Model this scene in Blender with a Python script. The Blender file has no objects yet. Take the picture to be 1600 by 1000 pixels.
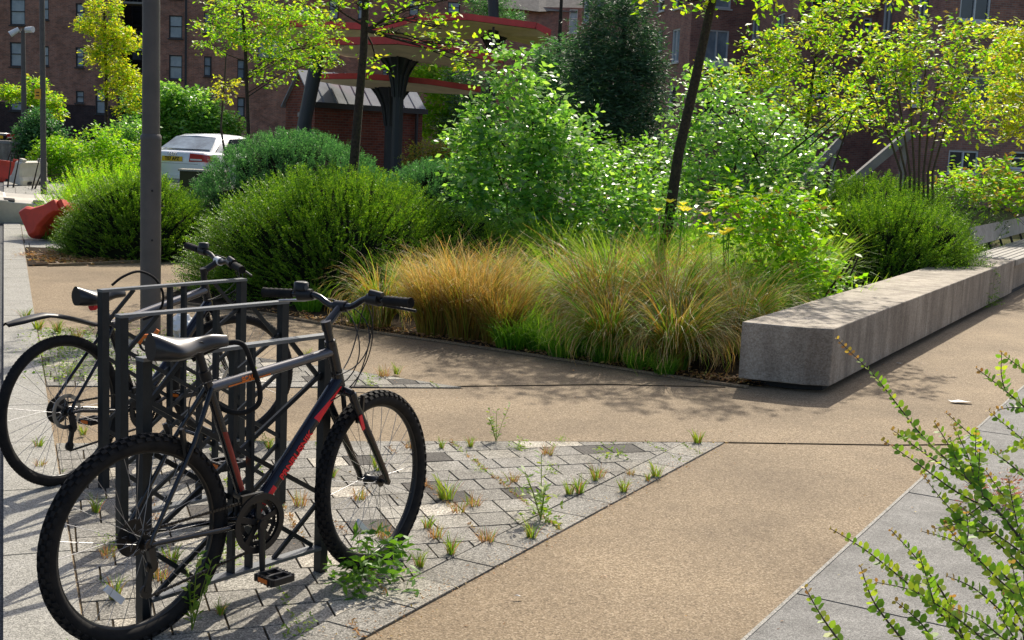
import bpy, math, random
import numpy as np
from mathutils import Vector, Matrix, Euler
R = math.radians
sc = bpy.context.scene
col = sc.collection
rng = np.random.default_rng(7)
random.seed(5)

# ------------------------------------------------------------------ camera, sky, sun
FPX, PIT, ROL, CH = 1990.0, 0.141, 0.043, 1.64
cam = bpy.data.cameras.new('camera'); cam.sensor_width = 36; cam.lens = FPX / 1600 * 36
cam.clip_start = 0.05; cam.clip_end = 800
co = bpy.data.objects.new('camera', cam); col.objects.link(co); sc.camera = co
co.matrix_world = Matrix.Translation((0, 0, CH)) @ Matrix.Rotation(math.pi / 2 - PIT, 4, 'X') @ Matrix.Rotation(ROL, 4, 'Z')
SUN_AZ, SUN_EL = R(76), R(42)           # azimuth counted from +X towards +Y
w = bpy.data.worlds.new('World'); sc.world = w; w.use_nodes = True
nt = w.node_tree; bg = nt.nodes['Background']; sky = nt.nodes.new('ShaderNodeTexSky')
sky.sky_type = 'NISHITA'; sky.sun_disc = False; sky.sun_elevation = SUN_EL
sky.sun_rotation = math.pi / 2 - SUN_AZ; sky.air_density = 0.8; sky.dust_density = 3.0; sky.ozone_density = 0.4
nt.links.new(sky.outputs[0], bg.inputs[0]); bg.inputs[1].default_value = 0.13
sl = bpy.data.lights.new('sun', 'SUN'); sl.energy = 4.4; sl.angle = R(0.53); sl.color = (1, .92, .79)
so = bpy.data.objects.new('sun', sl); col.objects.link(so)
sd = Vector((math.cos(SUN_EL) * math.cos(SUN_AZ), math.cos(SUN_EL) * math.sin(SUN_AZ), math.sin(SUN_EL)))
so.rotation_euler = sd.to_track_quat('Z', 'Y').to_euler(); so.location = (5, 20, 30)
sc.view_settings.view_transform = 'Standard'; sc.view_settings.look = 'None'
sc.view_settings.exposure = 0.42; sc.view_settings.gamma = 1
sc.render.engine = 'CYCLES'
sc.cycles.max_bounces = 6; sc.cycles.diffuse_bounces = 3; sc.cycles.glossy_bounces = 2
sc.cycles.transmission_bounces = 3; sc.cycles.transparent_max_bounces = 4
try:
    sc.cycles.use_denoising = True
except Exception: pass

# ------------------------------------------------------------------ measuring helpers
def ray(u, v):
    a, b = u - 800, v - 500; c, s = math.cos(ROL), math.sin(ROL)
    xc, yc = (a * c + b * s) / FPX, -(-a * s + b * c) / FPX
    return (xc, math.cos(PIT) + yc * math.sin(PIT), -math.sin(PIT) + yc * math.cos(PIT))
def at(u, v, y):
    d = ray(u, v); t = y / d[1]; return Vector((d[0] * t, y, CH + d[2] * t))
def gp(u, v, z=0.0):
    d = ray(u, v); t = (z - CH) / d[2]; return Vector((d[0] * t, d[1] * t, z))

# ------------------------------------------------------------------ object helpers
def tag(o, label=None, cat=None, group=None, kind=None):
    if label: o['label'] = label
    if cat: o['category'] = cat
    if group: o['group'] = group
    if kind: o['kind'] = kind
    return o
def empty(name, loc, rz=0, label=None, cat=None, group=None):
    o = bpy.data.objects.new(name, None); col.objects.link(o); o.location = loc; o.rotation_euler = (0, 0, rz)
    o.empty_display_size = .1
    return tag(o, label, cat, group)
def copy_tree(o, parent=None):
    c = o.copy(); col.objects.link(c)
    if parent: c.parent = parent
    for ch in list(o.children): copy_tree(ch, c)
    return c
def basis(d, up=(0, 0, 1)):
    d = Vector(d).normalized(); s = d.cross(Vector(up))
    if s.length < 1e-3: s = d.cross(Vector((1, 0, 0)))
    s.normalize(); return d, s, s.cross(d).normalized()

class MB:
    def __init__(self): self.v = []; self.f = []; self.m = []; self.mi = 0; self.sm = []; self.smooth = False
    def add(self, vs, fs, smooth=None):
        n = len(self.v); self.v += [tuple(p) for p in vs]
        for f in fs:
            self.f.append(tuple(i + n for i in f)); self.m.append(self.mi)
            self.sm.append(self.smooth if smooth is None else smooth)
    def box(self, c, s, M=None):
        x, y, z = s[0] / 2, s[1] / 2, s[2] / 2
        vs = [Vector((i * x, j * y, k * z)) for k in (-1, 1) for j in (-1, 1) for i in (-1, 1)]
        if M: vs = [M @ p for p in vs]
        vs = [p + Vector(c) for p in vs]
        self.add(vs, [(0, 2, 3, 1), (4, 5, 7, 6), (0, 1, 5, 4), (2, 6, 7, 3), (0, 4, 6, 2), (1, 3, 7, 5)], False)
    def bar(self, a, b, wd, th, up=(0, 0, 1)):
        a, b = Vector(a), Vector(b); d, s, u = basis(b - a, up)
        vs = []
        for p in (a, b):
            for i, j in ((-1, -1), (1, -1), (1, 1), (-1, 1)): vs.append(p + s * (i * wd / 2) + u * (j * th / 2))
        self.add(vs, [(0, 1, 2, 3), (7, 6, 5, 4), (0, 4, 5, 1), (1, 5, 6, 2), (2, 6, 7, 3), (3, 7, 4, 0)], False)
    def tube(self, pts, rad, n=8, cap=True, flat=1.0):
        pts = [Vector(p) for p in pts]
        if not hasattr(rad, '__len__'): rad = [rad] * len(pts)
        vs = []; prev = None
        for i, p in enumerate(pts):
            d = (pts[min(i + 1, len(pts) - 1)] - pts[max(i - 1, 0)])
            if d.length < 1e-9: d = Vector((0, 0, 1))
            d.normalize()
            if prev is None: _, s, u = basis(d)
            else:
                s = prev - d * prev.dot(d)
                if s.length < 1e-5: _, s, u = basis(d)
                s.normalize(); u = s.cross(d)
            prev = s
            for k in range(n):
                a = 2 * math.pi * k / n
                vs.append(p + (s * math.cos(a) + u * math.sin(a) * flat) * rad[i])
        fs = []
        for i in range(len(pts) - 1):
            for k in range(n):
                a, b = i * n + k, i * n + (k + 1) % n
                fs.append((a, a + n, b + n, b))
        self.add(vs, fs, True)
        if cap:
            self.add(vs[:n], [tuple(range(n))], False); self.add(vs[-n:], [tuple(range(n))[::-1]], False)
    def ring(self, C, ax, up, Rr, r, n=48, m=8, flat=1.0, a0=0, a1=2 * math.pi):
        C, ax, up = Vector(C), Vector(ax), Vector(up); nn = ax.cross(up); vs = []; full = abs(a1 - a0 - 2 * math.pi) < 1e-6
        cnt = n if full else n + 1
        for i in range(cnt):
            a = a0 + (a1 - a0) * i / n; e = ax * math.cos(a) + up * math.sin(a)
            for k in range(m):
                b = 2 * math.pi * k / m; vs.append(C + e * (Rr + r * math.cos(b)) + nn * (r * flat * math.sin(b)))
        fs = []
        for i in range(n):
            for k in range(m):
                j = (i + 1) % cnt
                fs.append((i * m + k, i * m + (k + 1) % m, j * m + (k + 1) % m, j * m + k))
        self.add(vs, fs, True)
    def disc(self, C, ax, up, r0, r1, th, n=32):
        C, ax, up = Vector(C), Vector(ax), Vector(up); nn = ax.cross(up); vs = []
        for i in range(n):
            a = 2 * math.pi * i / n; e = ax * math.cos(a) + up * math.sin(a)
            for rr, t in ((r0, -th / 2), (r1, -th / 2), (r1, th / 2), (r0, th / 2)): vs.append(C + e * rr + nn * t)
        fs = []
        for i in range(n):
            j = (i + 1) % n
            for k in range(4): fs.append((i * 4 + k, i * 4 + (k + 1) % 4, j * 4 + (k + 1) % 4, j * 4 + k))
        self.add(vs, fs, False)
    def prism(self, poly, z0, z1):
        n = len(poly); vs = [(p[0], p[1], z0) for p in poly] + [(p[0], p[1], z1) for p in poly]
        self.add(vs, [tuple(range(n))[::-1], tuple(range(n, 2 * n))] + [(i, (i + 1) % n, n + (i + 1) % n, n + i) for i in range(n)], False)
    def build(self, name, mats, parent=None, loc=None, merge=False):
        me = bpy.data.meshes.new(name); me.from_pydata(self.v, [], self.f)
        if not isinstance(mats, (list, tuple)): mats = [mats]
        for m in mats: me.materials.append(m)
        me.polygons.foreach_set('material_index', self.m); me.polygons.foreach_set('use_smooth', self.sm); me.update()
        o = bpy.data.objects.new(name, me); col.objects.link(o)
        if parent: o.parent = parent
        if loc is not None: o.location = loc
        return o

def npquads(name, V, mats, parent=None, loc=None, attr=None, nper=4, mi=None):
    """V: (N, nper, 3) separate faces"""
    N = V.shape[0]; me = bpy.data.meshes.new(name)
    me.vertices.add(N * nper); me.vertices.foreach_set('co', V.reshape(-1).astype(np.float32))
    me.loops.add(N * nper); me.loops.foreach_set('vertex_index', np.arange(N * nper, dtype=np.int32))
    me.polygons.add(N); me.polygons.foreach_set('loop_start', np.arange(0, N * nper, nper, dtype=np.int32))
    if not isinstance(mats, (list, tuple)): mats = [mats]
    for m in mats: me.materials.append(m)
    if mi is not None: me.polygons.foreach_set('material_index', mi.astype(np.int32))
    me.update(calc_edges=True)
    if attr is not None:
        a = me.attributes.new('tip', 'FLOAT', 'POINT'); a.data.foreach_set('value', attr.reshape(-1).astype(np.float32))
    o = bpy.data.objects.new(name, me); col.objects.link(o)
    if parent: o.parent = parent
    if loc is not None: o.location = loc
    return o
def nrm(a): return a / (np.linalg.norm(a, axis=-1, keepdims=True) + 1e-9)
def leaf_quads(B, D, N, L, W):
    D = nrm(D); S = nrm(np.cross(D, N)); N2 = np.cross(S, D); L = np.asarray(L)[..., None]; W = np.asarray(W)[..., None]
    return np.stack([B, B + D * L * .5 + S * W / 2 + N2 * W * .14, B + D * L, B + D * L * .5 - S * W / 2 + N2 * W * .14], 1)

# ------------------------------------------------------------------ materials
def mat(name, base=(.5, .5, .5), rough=.7, metal=0.0, spec=.4, var=0.0, vscale=8, c2=None, bump=0.0, bscale=60, rpi=None, coat=0.0, detail=4):
    m = bpy.data.materials.new(name); m.use_nodes = True; t = m.node_tree; p = t.nodes['Principled BSDF']
    p.inputs['Roughness'].default_value = rough; p.inputs['Metallic'].default_value = metal
    p.inputs['Specular IOR Level'].default_value = spec; p.inputs['Coat Weight'].default_value = coat
    p.inputs['Base Color'].default_value = (*base, 1)
    geo = t.nodes.new('ShaderNodeNewGeometry'); last = None
    if c2 is not None or var:
        c2 = c2 or tuple(x * (1 - var) for x in base)
        n = t.nodes.new('ShaderNodeTexNoise'); n.inputs['Scale'].default_value = vscale; n.inputs['Detail'].default_value = detail
        n.inputs['Roughness'].default_value = .65
        t.links.new(geo.outputs['Position'], n.inputs['Vector'])
        r = t.nodes.new('ShaderNodeValToRGB'); r.color_ramp.elements[0].position = .35; r.color_ramp.elements[1].position = .65
        r.color_ramp.elements[0].color = (*c2, 1); r.color_ramp.elements[1].color = (*base, 1)
        t.links.new(n.outputs['Fac'], r.inputs[0]); last = r.outputs[0]
        t.links.new(last, p.inputs['Base Color'])
    if rpi:
        r = t.nodes.new('ShaderNodeValToRGB'); r.color_ramp.interpolation = 'CONSTANT' if rpi[0] == 'C' else 'LINEAR'
        el = r.color_ramp.elements; cs = rpi[1]
        while len(el) < len(cs): el.new(.5)
        for e, (q, c) in zip(el, cs): e.position = q; e.color = (*c, 1)
        t.links.new(geo.outputs['Random Per Island'], r.inputs[0])
        if last is None: last = r.outputs[0]
        else:
            mx = t.nodes.new('ShaderNodeMix'); mx.data_type = 'RGBA'; mx.blend_type = 'MULTIPLY'; mx.inputs[0].default_value = 1
            t.links.new(last, mx.inputs[6]); t.links.new(r.outputs[0], mx.inputs[7]); last = mx.outputs[2]
        t.links.new(last, p.inputs['Base Color'])
    if bump:
        n = t.nodes.new('ShaderNodeTexNoise'); n.inputs['Scale'].default_value = bscale; n.inputs['Detail'].default_value = 3
        t.links.new(geo.outputs['Position'], n.inputs['Vector'])
        b = t.nodes.new('ShaderNodeBump'); b.inputs['Strength'].default_value = bump; b.inputs['Distance'].default_value = .01
        t.links.new(n.outputs['Fac'], b.inputs['Height']); t.links.new(b.outputs[0], p.inputs['Normal'])
    return m
def granular(name, ramp, scale, big, bigscale=1.2, rough=.85, bump=.5, rpi=None, crack=False):
    """aggregate surface: fine grains times a soft large stain"""
    m = bpy.data.materials.new(name); m.use_nodes = True; t = m.node_tree; p = t.nodes['Principled BSDF']
    p.inputs['Roughness'].default_value = rough; p.inputs['Specular IOR Level'].default_value = .3
    geo = t.nodes.new('ShaderNodeNewGeometry')
    v = t.nodes.new('ShaderNodeTexVoronoi'); v.inputs['Scale'].default_value = scale
    n = t.nodes.new('ShaderNodeTexNoise'); n.inputs['Scale'].default_value = bigscale; n.inputs['Detail'].default_value = 6; n.inputs['Roughness'].default_value = .7
    n2 = t.nodes.new('ShaderNodeTexNoise'); n2.inputs['Scale'].default_value = scale * .35; n2.inputs['Detail'].default_value = 5
    for k in (v, n, n2): t.links.new(geo.outputs['Position'], k.inputs['Vector'])
    sep = t.nodes.new('ShaderNodeSeparateColor'); t.links.new(v.outputs['Color'], sep.inputs[0])
    mt = t.nodes.new('ShaderNodeMath'); mt.operation = 'MULTIPLY_ADD'; mt.inputs[1].default_value = .62
    t.links.new(sep.outputs[0], mt.inputs[0])
    m3 = t.nodes.new('ShaderNodeMath'); m3.operation = 'MULTIPLY'; m3.inputs[1].default_value = .4; t.links.new(n2.outputs['Fac'], m3.inputs[0])
    t.links.new(m3.outputs[0], mt.inputs[2])
    r = t.nodes.new('ShaderNodeValToRGB'); el = r.color_ramp.elements
    while len(el) < len(ramp): el.new(.5)
    for e, (q, c) in zip(el, ramp): e.position = q; e.color = (*c, 1)
    t.links.new(mt.outputs[0], r.inputs[0])
    rb = t.nodes.new('ShaderNodeValToRGB'); el = rb.color_ramp.elements; el[0].position = .3; el[1].position = .7
    el[0].color = (*big, 1); el[1].color = (1, 1, 1, 1); t.links.new(n.outputs['Fac'], rb.inputs[0])
    mx = t.nodes.new('ShaderNodeMix'); mx.data_type = 'RGBA'; mx.blend_type = 'MULTIPLY'; mx.inputs[0].default_value = 1
    t.links.new(r.outputs[0], mx.inputs[6]); t.links.new(rb.outputs[0], mx.inputs[7]); last = mx.outputs[2]
    if rpi:
        rr = t.nodes.new('ShaderNodeValToRGB'); rr.color_ramp.interpolation = 'CONSTANT'; el = rr.color_ramp.elements
        while len(el) < len(rpi): el.new(.5)
        for e, (q, c) in zip(el, rpi): e.position = q; e.color = (*c, 1)
        t.links.new(geo.outputs['Random Per Island'], rr.inputs[0])
        mx2 = t.nodes.new('ShaderNodeMix'); mx2.data_type = 'RGBA'; mx2.blend_type = 'MULTIPLY'; mx2.inputs[0].default_value = 1
        t.links.new(last, mx2.inputs[6]); t.links.new(rr.outputs[0], mx2.inputs[7]); last = mx2.outputs[2]
    t.links.new(last, p.inputs['Base Color'])
    b = t.nodes.new('ShaderNodeBump'); b.inputs['Strength'].default_value = bump; b.inputs['Distance'].default_value = .004
    t.links.new(mt.outputs[0], b.inputs['Height']); t.links.new(b.outputs[0], p.inputs['Normal'])
    return m
def leafmat(name, cs, trans=.4, tcol=None, rough=.48, spec=.3, tip=None):
    """leaf: colours spread per leaf, light shining through"""
    m = bpy.data.materials.new(name); m.use_nodes = True; t = m.node_tree; p = t.nodes['Principled BSDF']; out = t.nodes['Material Output']
    p.inputs['Roughness'].default_value = rough; p.inputs['Specular IOR Level'].default_value = spec
    geo = t.nodes.new('ShaderNodeNewGeometry'); r = t.nodes.new('ShaderNodeValToRGB'); el = r.color_ramp.elements
    while len(el) < len(cs): el.new(.5)
    for i, (e, c) in enumerate(zip(el, cs)): e.position = i / max(1, len(cs) - 1); e.color = (*c, 1)
    t.links.new(geo.outputs['Random Per Island'], r.inputs[0]); last = r.outputs[0]
    if tip:
        a = t.nodes.new('ShaderNodeAttribute'); a.attribute_name = 'tip'
        mr = t.nodes.new('ShaderNodeMapRange'); mr.inputs[1].default_value = tip[1]; mr.inputs[2].default_value = 1.0
        t.links.new(a.outputs['Fac'], mr.inputs[0])
        mx = t.nodes.new('ShaderNodeMix'); mx.data_type = 'RGBA'; t.links.new(mr.outputs[0], mx.inputs[0])
        t.links.new(last, mx.inputs[6]); mx.inputs[7].default_value = (*tip[0], 1); last = mx.outputs[2]
    t.links.new(last, p.inputs['Base Color'])
    tr = t.nodes.new('ShaderNodeBsdfTranslucent')
    g = t.nodes.new('ShaderNodeMix'); g.data_type = 'RGBA'; g.blend_type = 'MULTIPLY'; g.inputs[0].default_value = 1
    t.links.new(last, g.inputs[6]); g.inputs[7].default_value = (*(tcol or (2.2, 2.0, .9)), 1); t.links.new(g.outputs[2], tr.inputs[0])
    ms = t.nodes.new('ShaderNodeMixShader'); ms.inputs[0].default_value = trans
    t.links.new(p.outputs[0], ms.inputs[1]); t.links.new(tr.outputs[0], ms.inputs[2]); t.links.new(ms.outputs[0], out.inputs[0])
    return m
def brickmat(name, c1, c2, mortar, big=(.6, .6, .6)):
    m = bpy.data.materials.new(name); m.use_nodes = True; t = m.node_tree; p = t.nodes['Principled BSDF']; p.inputs['Roughness'].default_value = .9
    p.inputs['Specular IOR Level'].default_value = .15
    geo = t.nodes.new('ShaderNodeNewGeometry')
    cr = t.nodes.new('ShaderNodeVectorMath'); cr.operation = 'CROSS_PRODUCT'; t.links.new(geo.outputs['True Normal'], cr.inputs[0]); cr.inputs[1].default_value = (0, 0, 1)
    dt = t.nodes.new('ShaderNodeVectorMath'); dt.operation = 'DOT_PRODUCT'; t.links.new(geo.outputs['Position'], dt.inputs[0]); t.links.new(cr.outputs[0], dt.inputs[1])
    sp = t.nodes.new('ShaderNodeSeparateXYZ'); t.links.new(geo.outputs['Position'], sp.inputs[0])
    cb = t.nodes.new('ShaderNodeCombineXYZ'); t.links.new(dt.outputs['Value'], cb.inputs[0]); t.links.new(sp.outputs[2], cb.inputs[1])
    b = t.nodes.new('ShaderNodeTexBrick'); b.inputs['Scale'].default_value = 1; b.inputs['Brick Width'].default_value = .225; b.inputs['Row Height'].default_value = .075
    b.inputs['Mortar Size'].default_value = .008; b.inputs['Bias'].default_value = -.1
    b.inputs['Color1'].default_value = (*c1, 1); b.inputs['Color2'].default_value = (*c2, 1); b.inputs['Mortar'].default_value = (*mortar, 1)
    t.links.new(cb.outputs[0], b.inputs['Vector'])
    n = t.nodes.new('ShaderNodeTexNoise'); n.inputs['Scale'].default_value = 1.3; n.inputs['Detail'].default_value = 8; n.inputs['Roughness'].default_value = .75
    t.links.new(geo.outputs['Position'], n.inputs['Vector'])
    r = t.nodes.new('ShaderNodeValToRGB'); r.color_ramp.elements[0].position = .35; r.color_ramp.elements[0].color = (*big, 1); r.color_ramp.elements[1].position = .65; r.color_ramp.elements[1].color = (1.1, 1.1, 1.1, 1)
    t.links.new(n.outputs['Fac'], r.inputs[0])
    mx = t.nodes.new('ShaderNodeMix'); mx.data_type = 'RGBA'; mx.blend_type = 'MULTIPLY'; mx.inputs[0].default_value = 1
    t.links.new(b.outputs['Color'], mx.inputs[6]); t.links.new(r.outputs[0], mx.inputs[7]); t.links.new(mx.outputs[2], p.inputs['Base Color'])
    return m

M = {}
M['tan'] = granular('bound gravel', [(.1, (.10, .068, .038)), (.4, (.25, .185, .108)), (.62, (.335, .25, .152)), (.92, (.52, .42, .29))], 190, (.50, .485, .47), .6)
M['slab'] = granular('granite sett', [(.1, (.06, .056, .048)), (.35, (.21, .20, .175)), (.6, (.34, .325, .29)), (.9, (.66, .63, .56))], 230, (.62, .60, .56), 2.5,
    rpi=[(0, (.27, .26, .26)), (.06, (1.55, 1.5, 1.42)), (.15, (.82, .82, .82)), (.4, (1, 1, 1)), (.7, (.9, .9, .9)), (.88, (1.12, 1.11, 1.08))])
M['slab2'] = granular('kerb granite', [(.1, (.11, .105, .095)), (.5, (.32, .31, .28)), (.9, (.58, .56, .5))], 260, (.8, .8, .77), 3)
M['greyslab'] = granular('grey slab', [(.1, (.11, .108, .10)), (.5, (.24, .235, .22)), (.9, (.42, .41, .38))], 300, (.55, .55, .55), 5)
M['asphalt'] = granular('asphalt', [(.1, (.03, .03, .03)), (.5, (.07, .07, .072)), (.9, (.16, .16, .16))], 160, (.8, .8, .8), 2)
M['joint'] = mat('joint soil', (.035, .028, .02), .95, spec=.05, c2=(.07, .055, .035), vscale=20)
M['soil'] = mat('soil', (.055, .04, .028), .95, spec=.03, c2=(.02, .015, .01), vscale=14, bump=.8, bscale=25)
M['verge'] = mat('verge', (.05, .07, .02), .95, spec=.03, c2=(.09, .08, .03), vscale=3, bump=.6, bscale=8)
def concrete():
    m = granular('board marked concrete', [(.1, (.27, .23, .18)), (.5, (.40, .345, .28)), (.9, (.50, .45, .38))], 110, (.62, .61, .60), 2.2, .8, .35)
    t = m.node_tree; p = t.nodes['Principled BSDF']; src = p.inputs['Base Color'].links[0].from_socket
    geo = t.nodes.new('ShaderNodeNewGeometry'); mp = t.nodes.new('ShaderNodeMapping'); mp.inputs['Scale'].default_value = (5, 5, .9)
    t.links.new(geo.outputs['Position'], mp.inputs[0]); n = t.nodes.new('ShaderNodeTexNoise'); n.inputs['Scale'].default_value = 1.5; n.inputs['Detail'].default_value = 7
    t.links.new(mp.outputs[0], n.inputs['Vector']); r = t.nodes.new('ShaderNodeValToRGB')
    r.color_ramp.elements[0].position = .35; r.color_ramp.elements[0].color = (.66, .64, .62, 1); r.color_ramp.elements[1].position = .62; r.color_ramp.elements[1].color = (1.1, 1.1, 1.08, 1)
    t.links.new(n.outputs['Fac'], r.inputs[0]); mx = t.nodes.new('ShaderNodeMix'); mx.data_type = 'RGBA'; mx.blend_type = 'MULTIPLY'; mx.inputs[0].default_value = .9
    t.links.new(src, mx.inputs[6]); t.links.new(r.outputs[0], mx.inputs[7]); t.links.new(mx.outputs[2], p.inputs['Base Color'])
    return m
M['conc'] = concrete()  # weathered, warm
M['palestone'] = mat('pale stone', (.30, .285, .26), .85, var=.25, vscale=4)
M['recess_shade'] = mat('recess shade', (.03, .03, .03), .9)  # near-black, paints the shade in the plinth gap, fork pockets and archway
M['rack'] = mat('rack paint', (.008, .011, .013), .5, .0, .35, c2=(.014, .018, .020), vscale=30, coat=0.0); M['rail'] = mat('sun glint rail paint', (.09, .10, .105), .4, 0, 1.0)  # rail: sun glint on the rack paint, put into a lighter base colour
M['black'] = mat('black', (.012, .012, .013), .45)
M['rubber'] = mat('rubber', (.010, .010, .011), .8, spec=.2, c2=(.022, .020, .018), vscale=25)
M['saddle'] = mat('saddle vinyl', (.018, .018, .02), .3, spec=.5)
M['gloss'] = mat('black gloss paint', (.010, .011, .014), .22, coat=.3)
M['navy'] = mat('navy gloss paint', (.004, .005, .013), .22, coat=.3)
M['silver'] = mat('silver', (.45, .45, .46), .3, .9)
M['paintsilver'] = mat('grey paint', (.11, .11, .12), .25, .5, coat=.3)
M['chrome'] = mat('spoke steel', (.35, .35, .36), .42, 1)
M['dsteel'] = mat('dark steel', (.05, .05, .05), .35, .8)
M['red'] = mat('red decal', (.80, .02, .03), .4)
M['orange'] = mat('orange', (.75, .18, .02), .4)
M['yellow'] = mat('yellow', (.8, .42, .03), .45)
M['white'] = mat('white', (.75, .75, .73), .5)
M['clear'] = mat('reflector', (.75, .77, .78), .15, spec=.7)
M['pole'] = mat('grey pole paint', (.115, .10, .09), .55, c2=(.09, .08, .072), vscale=6, bump=.1, bscale=120)
M['bark'] = mat('bark', (.06, .042, .028), .9, c2=(.022, .016, .012), vscale=35, bump=.9, bscale=40)
M['twig'] = mat('twig', (.10, .075, .05), .85, var=.4, vscale=20)
M['stem'] = mat('green brown stem', (.05, .045, .02), .85)
M['coreshade'] = mat('shaded core', (.012, .016, .008), .95, spec=.02)  # near-black green, the shade inside a shrub put into the colour
M['brickL'] = brickmat('brown brick', (.46, .20, .13), (.27, .13, .095), (.36, .30, .25))
M['brickR'] = brickmat('plum brick', (.42, .20, .145), (.25, .13, .105), (.34, .29, .25), (.7, .65, .68))
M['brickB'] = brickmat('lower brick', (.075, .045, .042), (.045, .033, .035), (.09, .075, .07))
M['brickH'] = brickmat('hut brick', (.22, .065, .04), (.12, .04, .03), (.15, .12, .10), (.75, .7, .7))
M['slate'] = mat('slate', (.22, .20, .17), .8, var=.4, vscale=3)
M['zinc'] = mat('standing seam zinc', (.30, .32, .34), .9, 0, .1, var=.2, vscale=1.5)
M['frameW'] = mat('white frame', (.65, .66, .66), .5)
M['frameD'] = mat('dark frame', (.03, .032, .035), .5)
M['glassL'] = mat('glass with blind', (.16, .22, .27), .12, spec=.8, c2=(.34, .40, .43), vscale=.9)
M['glassD'] = mat('dark glass', (.015, .02, .025), .05, spec=.9, c2=(.05, .06, .07), vscale=.7)
M['redfascia'] = mat('red fascia', (.72, .075, .065), .5, var=.25, vscale=2)
M['soffit'] = mat('buff soffit', (.80, .70, .48), .8, var=.2, vscale=2)
M['column'] = mat('slate grey column', (.03, .035, .04), .5)
M['doorG'] = mat('green door', (.01, .10, .07), .45)
M['plasticR'] = mat('red plastic', (.70, .07, .03), .45, c2=(.50, .05, .025), vscale=4)
M['plasticW'] = mat('cream plastic', (.62, .57, .47), .55, var=.2, vscale=5)
M['carpaint'] = mat('silver car paint', (.72, .74, .78), .3, .15, coat=.6)
M['carglass'] = mat('car glass', (.03, .04, .045), .04, spec=1)
M['rearglass'] = mat('car rear glass', (.30, .38, .44), .08, spec=1, c2=(.12, .15, .17), vscale=2.2)  # pale mottling paints a reflection into the rear window
M['plate'] = mat('number plate', (.75, .45, .02), .4)
M['lampR'] = mat('lamp lens', (.45, .01, .015), .15, spec=.7)
M['wood'] = mat('weathered wood', (.34, .32, .28), .75, var=.35, vscale=9)
M['olive'] = mat('olive board', (.055, .055, .022), .8, var=.3, vscale=3)
LM = {
 'box': leafmat('honeysuckle leaf', [(.04, .11, .010), (.08, .19, .014), (.14, .28, .022), (.25, .38, .04)], .28, (1.9, 1.9, .7)),
 'boxd': leafmat('dark honeysuckle leaf', [(.02, .055, .012), (.035, .09, .016), (.06, .14, .022), (.10, .20, .035)], .2),
 'yew': leafmat('blue green needle', [(.03, .09, .035), (.06, .16, .055), (.11, .25, .085), (.18, .34, .12)], .3, (1.6, 2.0, 1.1), .5),
 'con': leafmat('dark needle', [(.03, .065, .035), (.05, .11, .055), (.10, .19, .085)], .25, (1.4, 1.8, 1.1), .55),
 'bright': leafmat('dogwood leaf', [(.05, .16, .03), (.11, .29, .05), (.20, .42, .08), (.34, .54, .15)], .42, rough=.36, spec=.6),
 'lime': leafmat('lime leaf', [(.13, .30, .012), (.20, .40, .018), (.30, .48, .025), (.38, .42, .06)], .48, (1.7, 1.9, .7)),
 'maple': leafmat('yellow green leaf', [(.08, .22, .012), (.17, .36, .016), (.31, .49, .025), (.48, .56, .035), (.46, .36, .06)], .48, (1.7, 1.9, .7)),
 'yell': leafmat('golden leaf', [(.30, .42, .02), (.46, .52, .025), (.56, .56, .04), (.50, .42, .04)], .5, (1.6, 1.6, .7)),
 'pale': leafmat('pale leaf underside', [(.24, .36, .16), (.36, .46, .24)], .35, (1.5, 1.7, 1.0), .4, .5),
 'mid': leafmat('mid green leaf', [(.05, .14, .014), (.09, .22, .02), (.15, .30, .03)], .38),
 'spray': leafmat('small round leaf', [(.08, .19, .02), (.13, .28, .03), (.21, .36, .04), (.30, .38, .05)], .42),
 'tipc': leafmat('bronze tip leaf', [(.34, .34, .05), (.44, .30, .08), (.38, .18, .06)], .4, (1.6, 1.4, .8)),
 'gold': leafmat('straw grass', [(.08, .16, .015), (.17, .25, .025), (.34, .31, .045), (.42, .28, .06)], .42, (1.6, 1.5, .8), tip=((.62, .46, .30), .60)),
 'rust': leafmat('rust grass', [(.18, .15, .03), (.30, .16, .045), (.30, .27, .05)], .45, (1.6, 1.3, .7), tip=((.50, .36, .12), .5)),
 'ggreen': leafmat('green grass', [(.04, .13, .012), (.08, .23, .018), (.15, .33, .03)], .45, tip=((.26, .42, .05), .6)),
 'weed': leafmat('weed leaf', [(.09, .20, .02), (.16, .28, .03), (.24, .30, .04)], .35),
 'dry': leafmat('dry weed', [(.30, .17, .07), (.40, .22, .10), (.34, .28, .07)], .35, (1.5, 1.3, .9)),
 'pink': leafmat('reddish dry foliage', [(.36, .14, .10), (.45, .22, .15), (.16, .20, .04)], .3, (1.4, 1.1, .9)),
 'flower': leafmat('yellow petal', [(.85, .78, .06), (.9, .84, .12)], .4, (1.3, 1.2, .8)),
}

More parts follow.
